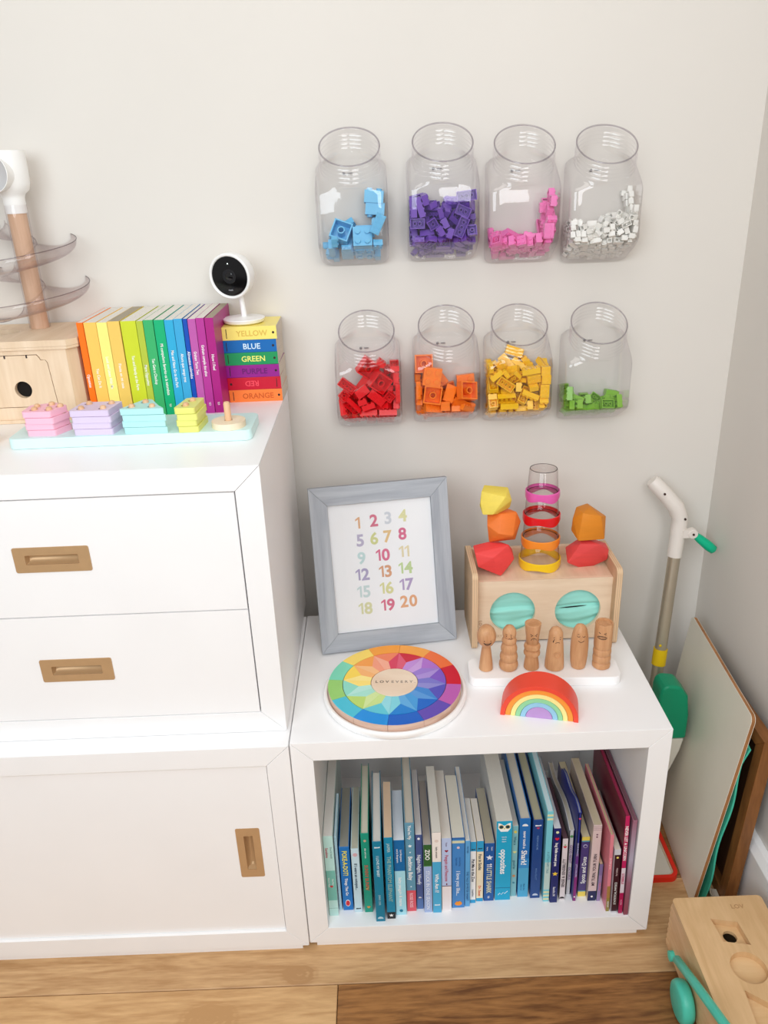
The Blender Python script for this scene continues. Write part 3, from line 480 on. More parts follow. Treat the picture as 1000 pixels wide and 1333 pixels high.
# ================================================================== wall jars with toy bricks
JX = {'blue': (.1285, 0), 'purple': (.2775, 0), 'pink': (.4085, 0), 'white': (.5405, 0), 'red': (.1425, 1), 'orange': (.2815, 1), 'yellow': (.409, 1), 'green': (.548, 1)}
JTOP = {'blue': 1.322, 'purple': 1.3235, 'pink': 1.3155, 'white': 1.311, 'red': 1.030, 'orange': 1.0335, 'yellow': 1.0305, 'green': 1.028}
JWORD = {'blue': 'light blue', 'purple': 'purple', 'pink': 'pink', 'white': 'white', 'red': 'red', 'orange': 'orange', 'yellow': 'yellow', 'green': 'lime green'}
JCOL = {'blue': (104, 186, 228), 'purple': (112, 74, 176), 'pink': (244, 126, 192), 'white': (240, 238, 232), 'red': (230, 10, 24), 'orange': (252, 128, 28), 'yellow': (252, 198, 32), 'green': (132, 188, 60)}
def sgp(v, e): return math.copysign(abs(v) ** (2.0 / e), v)
def jar_ring(h, k, yc, a, b, e, n=56):
    out = []
    for i in range(n):
        th = 2 * PI * (i + .5) / n
        x = a * sgp(math.cos(th), e); y = yc + b * sgp(math.sin(th), e)
        out.append((x, y, h + k * (-y)))
    return out
J = [(.0010, .54, -.0365, .052, .032, 6), (.0026, .53, -.0367, .0555, .0350, 7), (.0062, .52, -.0369, .0580, .0366, 8), (.012, .50, -.037, .0588, .037, 9),
     (.090, -.02, -.037, .0588, .037, 9), (.160, -.58, -.037, .0588, .037, 9), (.168, -.63, -.037, .0582, .0366, 7), (.1745, -.67, -.0375, .0560, .0363, 4.5),
     (.1795, -.70, -.0385, .0520, .0360, 3), (.1835, -.72, -.0395, .0490, .0375, 2.3), (.188, -.73, -.0405, .0482, .0380, 2)]
for q in range(4):
    h = .1905 + q * .0072; yc = -.0410 - q * .0014
    J += [(h, -.74, yc, .0482, .038, 2), (h + .0022, -.74, yc - .0004, .0506, .0399, 2), (h + .0044, -.745, yc - .0009, .0482, .038, 2)]
J += [(.2225, -.76, -.0470, .0484, .0382, 2), (.2246, -.76, -.0475, .0490, .0386, 2)]
jar_mesh = None; jar_objs = {}
for key, (jx, row) in JX.items():
    z0 = JTOP[key] - .2172
    where = ('%s of the upper row' if row == 0 else '%s of the lower row') % {0: 'first', 1: 'second', 2: 'third', 3: 'last'}[list(JX).index(key) % 4]
    root = thing('storage_jar', 'clear plastic wall jar holding %s toy bricks, %s' % (JWORD[key], where), 'jar', (jx, YW - .0015, z0), group='clear jars fixed to the wall')
    jar_objs[key] = root
    if jar_mesh is None:
        b1 = MB(); b1.rings([jar_ring(*s) for s in J], True, True, False); body = b1.build('jar_body', GLASS, root, angle=50)
        md = body.modifiers.new('wall_thickness', 'SOLIDIFY'); md.thickness = .0008; md.offset = -1
        b2 = MB(); b2.tube([(p[0], p[1], p[2] + .0006) for p in jar_ring(.2246, -.76, -.0475, .0482, .038, 2)], .0012, 8, closed=True)
        rim = b2.build('rim', clear_plastic('jar_rim_plastic', (.82, .80, .83), 1.0), root)
        b3 = MB(); b3.lathe([(.0024, 0), (.0024, .0010), (.0014, .0016)], (0, 0, 0), 12, Matrix.Rotation(PI / 2, 4, 'X')); b3.box(.006, .014, -.0012, 0, -.0008, .0008)
        b3.shift(Matrix.Translation((-.012 , -.0018, .150)))
        screw = b3.build('mounting_screw', paint((128, 124, 124), .4), root)
        jar_mesh = (body, rim, screw)
    else:
        for src in jar_mesh:
            c = src.copy(); COL.objects.link(c); c.parent = root

BT = {'a': (8, 8, 'one-stud'), 'b': (16, 8, 'two-stud'), 'c': (16, 16, 'square four-stud'), 'd': (24, 16, 'six-stud'), 'e': (32, 16, 'eight-stud'), 'f': (32, 8, 'long four-stud'), 'g': (31.8, 31.8, 'big square')}
def brick_mesh(ty):
    l, w, _ = BT[ty]; big = ty == 'g'
    U = .0159 if big else .008; H = .0192 if big else .0096
    l, w = l / 2000 - .0001, w / 2000 - .0001; wt = .0022 if big else .0013; top = H / 2 - wt; m = MB()
    m.add([(-l, -w, -H / 2), (l, -w, -H / 2), (l, w, -H / 2), (-l, w, -H / 2), (-l, -w, H / 2), (l, -w, H / 2), (l, w, H / 2), (-l, w, H / 2)],
          [(4, 5, 6, 7), (0, 1, 5, 4), (1, 2, 6, 5), (2, 3, 7, 6), (3, 0, 4, 7)])
    a, b = l - wt, w - wt
    m.add([(-l, -w, -H / 2), (l, -w, -H / 2), (l, w, -H / 2), (-l, w, -H / 2), (-a, -b, -H / 2), (a, -b, -H / 2), (a, b, -H / 2), (-a, b, -H / 2), (-a, -b, top), (a, -b, top), (a, b, top), (-a, b, top)],
          [(0, 4, 5, 1), (1, 5, 6, 2), (2, 6, 7, 3), (3, 7, 4, 0), (4, 8, 9, 5), (5, 9, 10, 6), (6, 10, 11, 7), (7, 11, 8, 4), (8, 11, 10, 9)])
    nx, ny = round(2 * l / U), round(2 * w / U); sr = U * .3
    for i in range(nx):
        for j in range(ny):
            m.lathe([(sr, H / 2), (sr, H / 2 + U * .21)], ((i - (nx - 1) / 2) * U, (j - (ny - 1) / 2) * U, 0), 10, None, False, True)
    if nx > 1:
        for i in range(nx - 1):
            ro = U * .4 if ny > 1 else U * .2
            c = ((i - (nx - 2) / 2) * U, 0, 0)
            if ny > 1: m.lathe([(ro * .72, top), (ro * .72, -H / 2 + .0002), (ro, -H / 2 + .0002), (ro, top)], c, 10, None, False, False)
            else: m.lathe([(ro, top), (ro, -H / 2 + .0002)], c, 8, None, False, True)
    return m
BRICK_CACHE = {}
for key, lst in BRICKS.items():
    c = JCOL[key]; mt = paint(c, .28, .5, .03, 40)
    jo = jar_objs[key]
    for ty, x, y, z, qw, qx, qy, qz in lst:
        ck = (key, ty)
        if ck not in BRICK_CACHE:
            o = brick_mesh(ty).build('toy_brick', mt, None, angle=40, recalc=False); BRICK_CACHE[ck] = o.data
        else:
            o = bpy.data.objects.new('toy_brick', BRICK_CACHE[ck]); COL.objects.link(o)
        o.location = (jo.location.x + x / 1e4, jo.location.y + y / 1e4, jo.location.z + z / 1e4)
        o.rotation_mode = 'QUATERNION'; o.rotation_quaternion = (qw / 1e3, qx / 1e3, qy / 1e3, qz / 1e3)
        zs = sorted(b[3] for b in lst); f = zs.index(z) / len(zs)
        spot = ('at the bottom', 'in the middle', 'near the top')[min(2, int(f * 3))] + (' left' if x < -190 else ' right' if x > 190 else '')
        prop(o, '%s %s toy brick %s of the %s heap' % (JWORD[key], BT[ty][2], spot, 'jar' if False else JWORD[key] + ' jar'), 'toy brick', '%s bricks heaped in a wall jar' % JWORD[key])
# the bricks that show least, joined per jar
for key, lst in SMALL_BRICKS.items():
    jo = jar_objs[key]; rest = MB()
    for ty, x, y, z, qw, qx, qy, qz in lst:
        b = brick_mesh(ty)
        b.shift(Matrix.Translation((x / 1e4, y / 1e4, z / 1e4)) @ Quaternion((qw / 1e3, qx / 1e3, qy / 1e3, qz / 1e3)).to_matrix().to_4x4()); rest.add(b.v, b.f)
    if not lst: continue
    o = rest.build('toy_brick_heap', paint(JCOL[key], .28, .5, .03, 40), None, angle=40, recalc=False); o.location = jo.location
    prop(o, 'half hidden small %s toy bricks lying between the others in the %s jar' % (JWORD[key], JWORD[key]), 'toy bricks', None, 'stuff')

# ================================================================== on top of the drawer cabinet
ZT = DZ1
# ---- row of upright picture books in rainbow order
UP = [  # x0, x1, colour, title, title start (fraction from the top), label
    (-.3160, -.3055, (255, 116, 8), 'Opuestos', .56, 'orange spine, first of the upright rainbow row beside the wooden box'),
    (-.3050, -.2850, (254, 200, 96), 'You Can Do It', .50, 'amber orange spine, upright, second in the rainbow row'),
    (-.2845, -.2675, (254, 236, 130), 'Look and Listen With Me', .38, 'pale yellow spine, upright in the rainbow row'),
    (-.2670, -.2475, (240, 200, 100), 'Fiesta en mi casa', .46, 'mustard gold spine, upright between pale yellow and lime spines'),
    (-.2465, -.2218, (206, 216, 44), 'Tao and Handy at the Farm', .38, 'wide lime green spine, upright in the rainbow row'),
    (-.2213, -.2105, (182, 196, 62), 'More Opposites', .48, 'narrow olive green spine, upright beside the wide lime one'),
    (-.2100, -.1942, (56, 176, 106), 'Tao Gets a Checkup', .42, 'mid green spine, upright in the rainbow row'),
    (-.1937, -.1772, (0, 176, 116), 'Mi compañero favorito es la naturaleza', .27, 'emerald green spine with long white title, upright'),
    (-.1767, -.1622, (44, 170, 216), 'Max and Nana Go to the Park', .34, 'sky blue spine, upright, next to the emerald one'),
    (-.1617, -.1478, (58, 166, 216), 'Ahora que tengo tres', .38, 'sky blue spine, upright, next to the narrow dark blue one'),
    (-.1473, -.1400, (0, 74, 178), 'Alimentos coloridos', .36, 'narrow dark blue spine, upright in the rainbow row'),
    (-.1395, -.1268, (190, 88, 168), 'Graham Turns Two', .36, 'orchid pink spine, upright after the dark blue one'),
    (-.1263, -.1130, (182, 50, 148), 'Graham cumple dos años', .30, 'magenta spine, upright, second from the right end of the rainbow row'),
    (-.1125, -.0985, (172, 22, 126), 'How I Feel', .40, 'deep purple spine, last upright book beside the flat colour stack')]
SPW = paint((250, 248, 244), .5)
def book_parts(root, w, h, d, cm, pm, tk=.0016, hard=True):
    """cover boards, spine and page block; spine on the -y side, standing on z = 0"""
    mb = MB()
    mb.box(-w / 2, w / 2, 0, tk, 0, h); mb.box(-w / 2, -w / 2 + tk, tk, d, 0, h); mb.box(w / 2 - tk, w / 2, tk, d, 0, h)
    cover = mb.build('cover', cm, root, bevel=.0003, seg=1)
    mb = MB(); mb.box(-w / 2 + tk, w / 2 - tk, tk, d - (.003 if hard else .0005), .001, h - (.003 if hard else .0004))
    mb.build('pages', pm, root)
    return cover
PG = pages_mat((238, 233, 224), 420); PGD = pages_mat((176, 164, 142), 420)
for i, (x0, x1, c, title, st, lab) in enumerate(UP):
    h = .1562 - .0006 * ((i * 7) % 3)
    r = thing('picture_book', 'picture book with ' + lab, 'book', ((x0 + x1) / 2, -.104 + .0006 * ((i * 5) % 3), ZT), group='upright rainbow row of picture books')
    cm = paint(c, .38, .4, .02)
    w = x1 - x0 - .0004
    book_parts(r, w, h, .150, cm, PGD if i in (3, 13) else PG, .0003, False)
    L = h * min(.66, .0135 * len(title) + .03)
    lettering(title, (0, -.0002, h * (1 - st) - L / 2 + .004), (0, 0, -1), (1, 0, 0), .0046, SPW, r, maxw=L, bold=.014, name='title')
    if i > 6: lettering('123', (0, -.0002, .016), (0, 0, -1), (1, 0, 0), .003, SPW, r, name='title')

# ---- stack of six small colour board books with the camera on top
ST = [('ORANGE', (250, 130, 56), (206, 92, 30), .0215), ('RED', (200, 8, 46), (240, 76, 92), .0215), ('PURPLE', (148, 24, 140), (104, 14, 108), .0215),
      ('GREEN', (22, 150, 88), (238, 240, 120), .0212), ('BLUE', (0, 104, 180), (210, 236, 250), .0212), ('YELLOW', (250, 230, 120), (226, 190, 84), .0222)]
ORD = ['lowest', 'second from the bottom', 'third from the bottom', 'fourth from the bottom', 'second from the top', 'topmost']
z = ZT
for i, (nm, c, tc_, h) in enumerate(ST):
    off = (0, -.0005, -.0015, -.002, -.0025, -.0005)[i]
    r = thing('board_book', '%s board book, colour name on its spine, %s in the flat stack' % (nm.lower(), ORD[i]), 'book', (-.0525 + off, -.043, z), (0, .006, -.008, .006, -.004, .01)[i], group='stacked colour board books')
    mb = MB(); tk = .0009; w, d, hh = .0915, .0915, h - .0003
    mb.box(-w / 2, w / 2, 0, tk, 0, hh); mb.box(-w / 2, w / 2, tk, d, 0, tk); mb.box(-w / 2, w / 2, tk, d, hh - tk, hh)
    mb.build('cover', paint(c, .35, .45, .02), r, bevel=.0005)
    mb = MB(); mb.box(-w / 2 + .0008, w / 2 - .0008, tk, d - .001, tk, hh - tk); mb.box(w / 2 - .0012, w / 2 + .0003, tk + .0008, d - .0006, .0001, hh - .0001); mb.build('pages', pages_mat((226, 216, 200), 330, 'Z'), r)
    fl = -1 if nm == 'RED' else 1
    lettering(nm, (.004 * fl, -.0002, hh / 2), (fl, 0, 0), (0, 0, fl), .0092, paint(tc_, .5), r, bold=.018, name='title')
    mb = MB(); mb.box(-.0385 * fl - .0006, -.0385 * fl + .0006, -.0002, .0001, .003, hh - .003)
    mb.prism(circle(.040 * fl, hh / 2, .0021, 12), -.0002, .0001, 'y'); mb.build('spine_mark', INK, r)
    z += h
# ---- camera on a stalk
cz = z
r = thing('security_camera', 'round white camera with a black face on a stalk, standing on the yellow board book', 'camera', (-.066, -.004, cz))
PW = paint((246, 245, 243), .35, .45, .01)
mb = MB(); mb.lathe([(.029, 0), (.034, .0025), (.0362, .0075), (.0356, .0088), (.010, .0096), (.0048, .011)], n=40); mb.build('base', PW, r)
hd = Vector((-.009, -.012, .0805)); fn = Vector((-.30, -.94, -.07)).normalized()
M = Matrix.Translation(hd) @ fn.to_track_quat('Z', 'Y').to_matrix().to_4x4()
mb = MB(); mb.tube([(.0015, 0, .009), (.0005, 0, .03), (-.003, .001, .06)], [.0046, .0044, .0044], 14); mb.build('stalk', PW, r)
mb = MB(); mb.lathe([(.0315, .0100), (.0330, .0128), (.0352, .0135), (.0368, .0118), (.0372, .006), (.0366, -.004), (.0335, -.014), (.027, -.0225), (.016, -.028), (.006, -.0297)], (0, 0, 0), 44, None, False, True)
mb.shift(M); mb.build('head', PW, r)
mb = MB(); mb.lathe([(.0318, .0095), (.0318, .0112), (.020, .0122), (.0118, .0124)], n=44, cap0=True, cap1=False); mb.shift(M); face = mb.build('face', paint((10, 10, 12), .12, .5), r)
mb = MB(); mb.lathe([(.0118, .0124), (.0115, .0128), (.0068, .0128)], n=32, cap0=False, cap1=False); mb.shift(M); mb.build('lens_ring', paint((30, 30, 33), .3), face)
mb = MB(); mb.lathe([(.0068, .0126), (.004, .0133), (.0012, .0135)], n=24, cap0=False, cap1=True); mb.shift(M); mb.build('lens', paint((6, 6, 10), .05, .8), face)
led = bpy.data.materials.new('status_light'); led.use_nodes = True
led.node_tree.nodes['Principled BSDF'].inputs['Emission Color'].default_value = (.75, 1, .9, 1); led.node_tree.nodes['Principled BSDF'].inputs['Emission Strength'].default_value = 1.2
mb = MB(); mb.lathe([(.0012, .0118), (.0010, .0126)], (0, 0, 0), 10); mb.shift(M @ Matrix.Translation((0, .0205, 0))); mb.build('status_light', led, face)
xr = M.to_3x3() @ Vector((1, 0, 0)); xu = M.to_3x3() @ Vector((0, 1, 0))
lettering('nest', M @ Vector((0, -.0215, .0124)), xr, xu, .0034, paint((150, 150, 154), .5), face, bold=.02)

# ---- stacking board with pegs and coloured slabs
r = thing('stacking_board', 'long pale aqua stacking board with wooden pegs at the front of the drawer cabinet', 'toy', (-.21, -.215, ZT))
AQ = paint((208, 238, 236), .4, .35, .015)
mb = MB(); mb.prism(rrect(-.1825, .1795, -.0455, .048, .012, 6), 0, .0165, 'z'); mb.build('board', AQ, r, bevel=.0022)
PEGW = wood((232, 190, 152), (212, 166, 126), (60, 60, 8), .5)
PZ = .0165
def peg(x, y, h, rad=.0046):
    mb = MB(); mb.lathe([(rad, PZ - .002), (rad, h - .003), (rad * .82, h - .0008), (rad * .4, h)], (x, y, 0), 16); mb.build('peg', PEGW, r)
SL = .0094
def sets(name, word, shape, colour, pegs, poly, counts=4, labels=('bottom', 'second', 'third', 'top')):
    ox, oy = r.location.x, r.location.y
    for k in range(counts):
        gx = (0.0008, -.0012, .001, -.0016)[k]; gy = (0, .001, -.0008, .0006)[k]
        root = thing(name, '%s %s wooden slab, %s one of its stack on the aqua stacking board' % (word, shape, labels[k]), 'toy block', (ox + gx, oy + gy, ZT + PZ + SL * k), group='%s slabs on the stacking board' % word)
        mb = MB()
        cx = sum(p[0] for p in poly) / len(poly); cy = sum(p[1] for p in poly) / len(poly)
        rp = []
        n = len(poly)                                          # round the corners of the outline
        for i in range(n):
            a, b, c = Vector(poly[i - 1]), Vector(poly[i]), Vector(poly[(i + 1) % n])
            u = (a - b).normalized(); v = (c - b).normalized(); q = .0035
            for tt in (0, .5, 1):
                p0, p1 = b + u * q, b + v * q
                rp.append(tuple(p0 * (1 - tt) ** 2 + b * 2 * tt * (1 - tt) + p1 * tt ** 2))
        holes = [circle(px, py, .0058, 18) for px, py in pegs]
        plate(mb, [rp] + holes, SL - .0004)
        mb.build('board_piece', paint(colour, .42, .35, .02), root, bevel=.0009, seg=1)
    for px, py in pegs: peg(px, py, PZ + 4 * SL + .0044 if counts == 4 else .0)
def loc(pts): return [(x + .21, y + .215) for x, y in pts]
sets('pentagon_block', 'pink', 'five-sided', (246, 186, 206), loc([(-.351, -.238), (-.3285, -.240), (-.3175, -.224), (-.3345, -.2125), (-.353, -.222)]), loc([(-.3655, -.249), (-.3225, -.252), (-.3075, -.219), (-.333, -.2005), (-.366, -.212)]))
sets('square_block', 'lavender', 'square', (216, 200, 226), loc([(-.280, -.243), (-.247, -.2445), (-.276, -.2175), (-.242, -.219)]), loc([(-.2945, -.2535), (-.2355, -.2565), (-.2275, -.2075), (-.2885, -.205)]))
sets('triangle_block', 'pale aqua', 'three-sided', (178, 226, 226), loc([(-.205, -.2435), (-.1745, -.2455), (-.1905, -.220)]), loc([(-.2205, -.2545), (-.1525, -.2575), (-.1640, -.242), (-.1835, -.204), (-.196, -.2035)]))
sets('bar_block', 'yellow green', 'narrow', (226, 226, 124), loc([(-.1245, -.2465), (-.1195, -.221)]), loc([(-.1385, -.2605), (-.1075, -.2615), (-.1035, -.2055), (-.1305, -.2045)]))
root = thing('disc_block', 'plain cream wooden disc around the last peg of the aqua stacking board', 'toy block', (-.0665, -.236, ZT + PZ))
mb = MB(); plate(mb, [circle(0, 0, .0252, 40), circle(0, 0, .0062, 20)], .0095); mb.build('board_piece', wood((244, 230, 204), (234, 214, 184), (20, 3, 3), .5), root, bevel=.001)
mb = MB(); mb.lathe([(.0050, PZ - .002), (.0050, .0505), (.0042, .0535), (.002, .0545)], (.1435, -.021, 0), 18); mb.build('peg', PEGW, r)
root = thing('wooden_ball', 'small plain wooden ball cut off by the left edge, in front of the wooden box', 'ball', (-.4335, -.2235, ZT))
mb = MB(); mb.lathe([(.0145 * math.sin(a), .0145 - .0145 * math.cos(a)) for a in [PI * k / 16 for k in range(1, 16)]], n=24); mb.build('ball', PEGW, root)

# ---- wooden ball-drop box with a spiral ramp tower
r = thing('ball_drop_box', 'birch wood ball box with a round hole in its front door, at the left edge', 'toy box', (-.47, -.04, ZT))
bx0, bx1, byf, byb, bh = -.65, -.3265, -.1235, .045, .134
def oct_box(ins, z0, z1, ch=.013):
    x0, x1, y0, y1 = bx0 + ins, bx1 - ins + .009, byf + ins, byb - ins
    return [(x0, y0), (x1 - ch, y0), (x1, y0 + ch * 1.3), (x1, y1), (x0, y1)]
mb = MB(); mb.prism(oct_box(.0, 0, 0), ZT, ZT + .006, 'z'); mb.build('base', BIRCH, r, bevel=.0012, world=True)
mb = MB(); poly = oct_box(.004, 0, 0)
for i in range(5):
    a, b = Vector(poly[i]), Vector(poly[(i + 1) % 5])
    if i == 0: continue
    n_ = Vector((-(b - a).y, (b - a).x)).normalized() * .009
    mb.prism([tuple(a), tuple(b), tuple(b + n_), tuple(a + n_)], ZT + .006, ZT + bh - .0145, 'z')
mb.build('side_wall', BIRCHV, r, bevel=.0006, world=True)
# front: fixed surround and the door with a round hole, separated by a cut line
fy = byf + .004; zb, zt = ZT + .006, ZT + bh - .0145
M = frame_matrix((0, fy, 0), (1, 0, 0), (0, 0, 1))
edge = [(-.3625, ZT + .0262), (-.3665, ZT + .098), (-.369, ZT + .1025), (-.3765, ZT + .1035), (-.3785, ZT + .108), (-.3815, ZT + .1118)]
g = .0011
mb = MB(); plate(mb, [[(-.646, ZT + .0262 + g), (edge[0][0] - g, ZT + .0262 + g)] + [(x - g, z_ - (g if k > 2 else 0)) for k, (x, z_) in enumerate(edge[1:], 1)] + [(-.646, ZT + .1118 - g)], circle(-.4145, .9525, .0138, 40)], .009, M @ Matrix.Translation((0, 0, -.009)))
mb.build('door', BIRCHV, r, bevel=.0005, seg=1, world=True)
mb = MB(); plate(mb, [[(-.646, zb), (bx1 - .0085, zb), (bx1 - .0085, zt), (-.646, zt), (-.646, ZT + .1118)] + list(reversed(edge)) + [(-.646, ZT + .0262)]], .009, M @ Matrix.Translation((0, 0, -.009)))
mb.build('front_panel', BIRCHV, r, bevel=.0005, seg=1, world=True)
mb = MB(); mb.box(-.646, bx1 - .01, fy + .010, fy + .012, zb, zt); mb.build('dark_interior_sheet', paint((16, 11, 9), .9), r, world=True)  # near-black sheet: shade inside the box put into its colour
for hx in (-.4335, -.3985):
    mb = MB(); mb.box(hx - .0012, hx + .0012, fy - .0004, fy + .003, ZT + .1065, ZT + .1118); mb.build('hinge', INK, r, world=True)
mb = MB(); zc = ZT + bh - .0145
for (zz, ins, hh) in ((zc, .0005, .0043), (zc + .0046, 0, .0098)):
    poly = oct_box(ins, 0, 0)
    plate(mb, [poly, circle(-.468, -.036, .030, 40, .024)], hh, Matrix.Translation((0, 0, zz)))
mb.build('lid', BIRCH, r, bevel=.0009, seg=1, world=True)
mb = MB(); mb.prism(circle(-.468, -.036, .036, 40, .028), zc - .02, zc - .018, 'z'); mb.build('chute_floor', paint((70, 48, 32), .8), r, world=True)

TX, TY = -.4155, -.002; z0 = ZT + bh
r = thing('ball_run_tower', 'clear spiral ball ramp on a wooden post with a white cup on top', 'ball run', (TX, TY, z0))
DOWEL = wood((222, 186, 158), (204, 164, 134), (50, 50, 5), .5)
mb = MB(); mb.lathe([(.0148, 0), (.0148, .1835)], n=28); mb.build('post', DOWEL, r, angle=60)
RAMP = clear_plastic('clear_ramp_plastic', (.974, .965, .966), 1.0)
mb = MB()
mb.lathe([(.0172, .0005), (.0172, .1965)], n=36, cap0=False, cap1=False); mb.build('sleeve', RAMP, r)
mb = MB(); rows = []
turns = 1.95; nseg = 120
for i in range(nseg + 1):
    s = i / nseg; a = math.radians(205) - s * turns * 2 * PI; zc = .162 - .135 * s
    row = []
    for k in range(13):
        b = PI * (k / 12.0)
        rad = .0495 + .009 * s - (.0295 + .009 * s) * math.cos(b); dz = -.021 * math.sin(b)
        if k == 12: dz += .003
        row.append((rad * math.cos(a), rad * math.sin(a), zc + dz + .012))
    rows.append(row)
mb.rings(rows, False, False, False); o = mb.build('spiral_ramp', RAMP, r, angle=80, recalc=False)
md = o.modifiers.new('ramp_thickness', 'SOLIDIFY'); md.thickness = .0012
RL = clear_plastic('ramp_lip_plastic', (.74, .70, .72), .8)
mb = MB(); mb.tube([q[12] for q in rows], .0007, 6); mb.build('ramp_lip', RL, r)
mb = MB(); mb.tube(rows[-1], .0009, 6); mb.build('ramp_lip', RL, r)
mb = MB(); mb.lathe([(.0160, .1835), (.0166, .186), (.0170, .207), (.0190, .212), (.0260, .218), (.0292, .228), (.0302, .250), (.0300, .276), (.0288, .2765), (.0284, .250), (.026, .228), (.012, .217)], n=40, cap0=True, cap1=True)
mb.build('cup', PW, r, angle=50)
d_ = Vector((-.22, -.97, .05)).normalized(); Mo = Matrix.Translation(Vector((-.0035, -.006, .2415))) @ d_.to_track_quat('Z', 'Y').to_matrix().to_4x4() @ Matrix.Diagonal((1.22, 1.22, 1, 1))
mb = MB(); mb.lathe([(.0205, .010), (.0215, .030), (.0228, .033), (.0222, .0335), (.0205, .030), (.019, .018)], n=36, cap0=False, cap1=False); mb.shift(Mo); mb.build('outlet_rim', PW, r, angle=50)
mb = MB(); mb.lathe([(.0005, .0265), (.012, .0275), (.0195, .0295), (.0205, .03)], n=36, cap0=True, cap1=False); mb.shift(Mo); mb.build('outlet_inside', paint((196, 194, 194), .5), r)

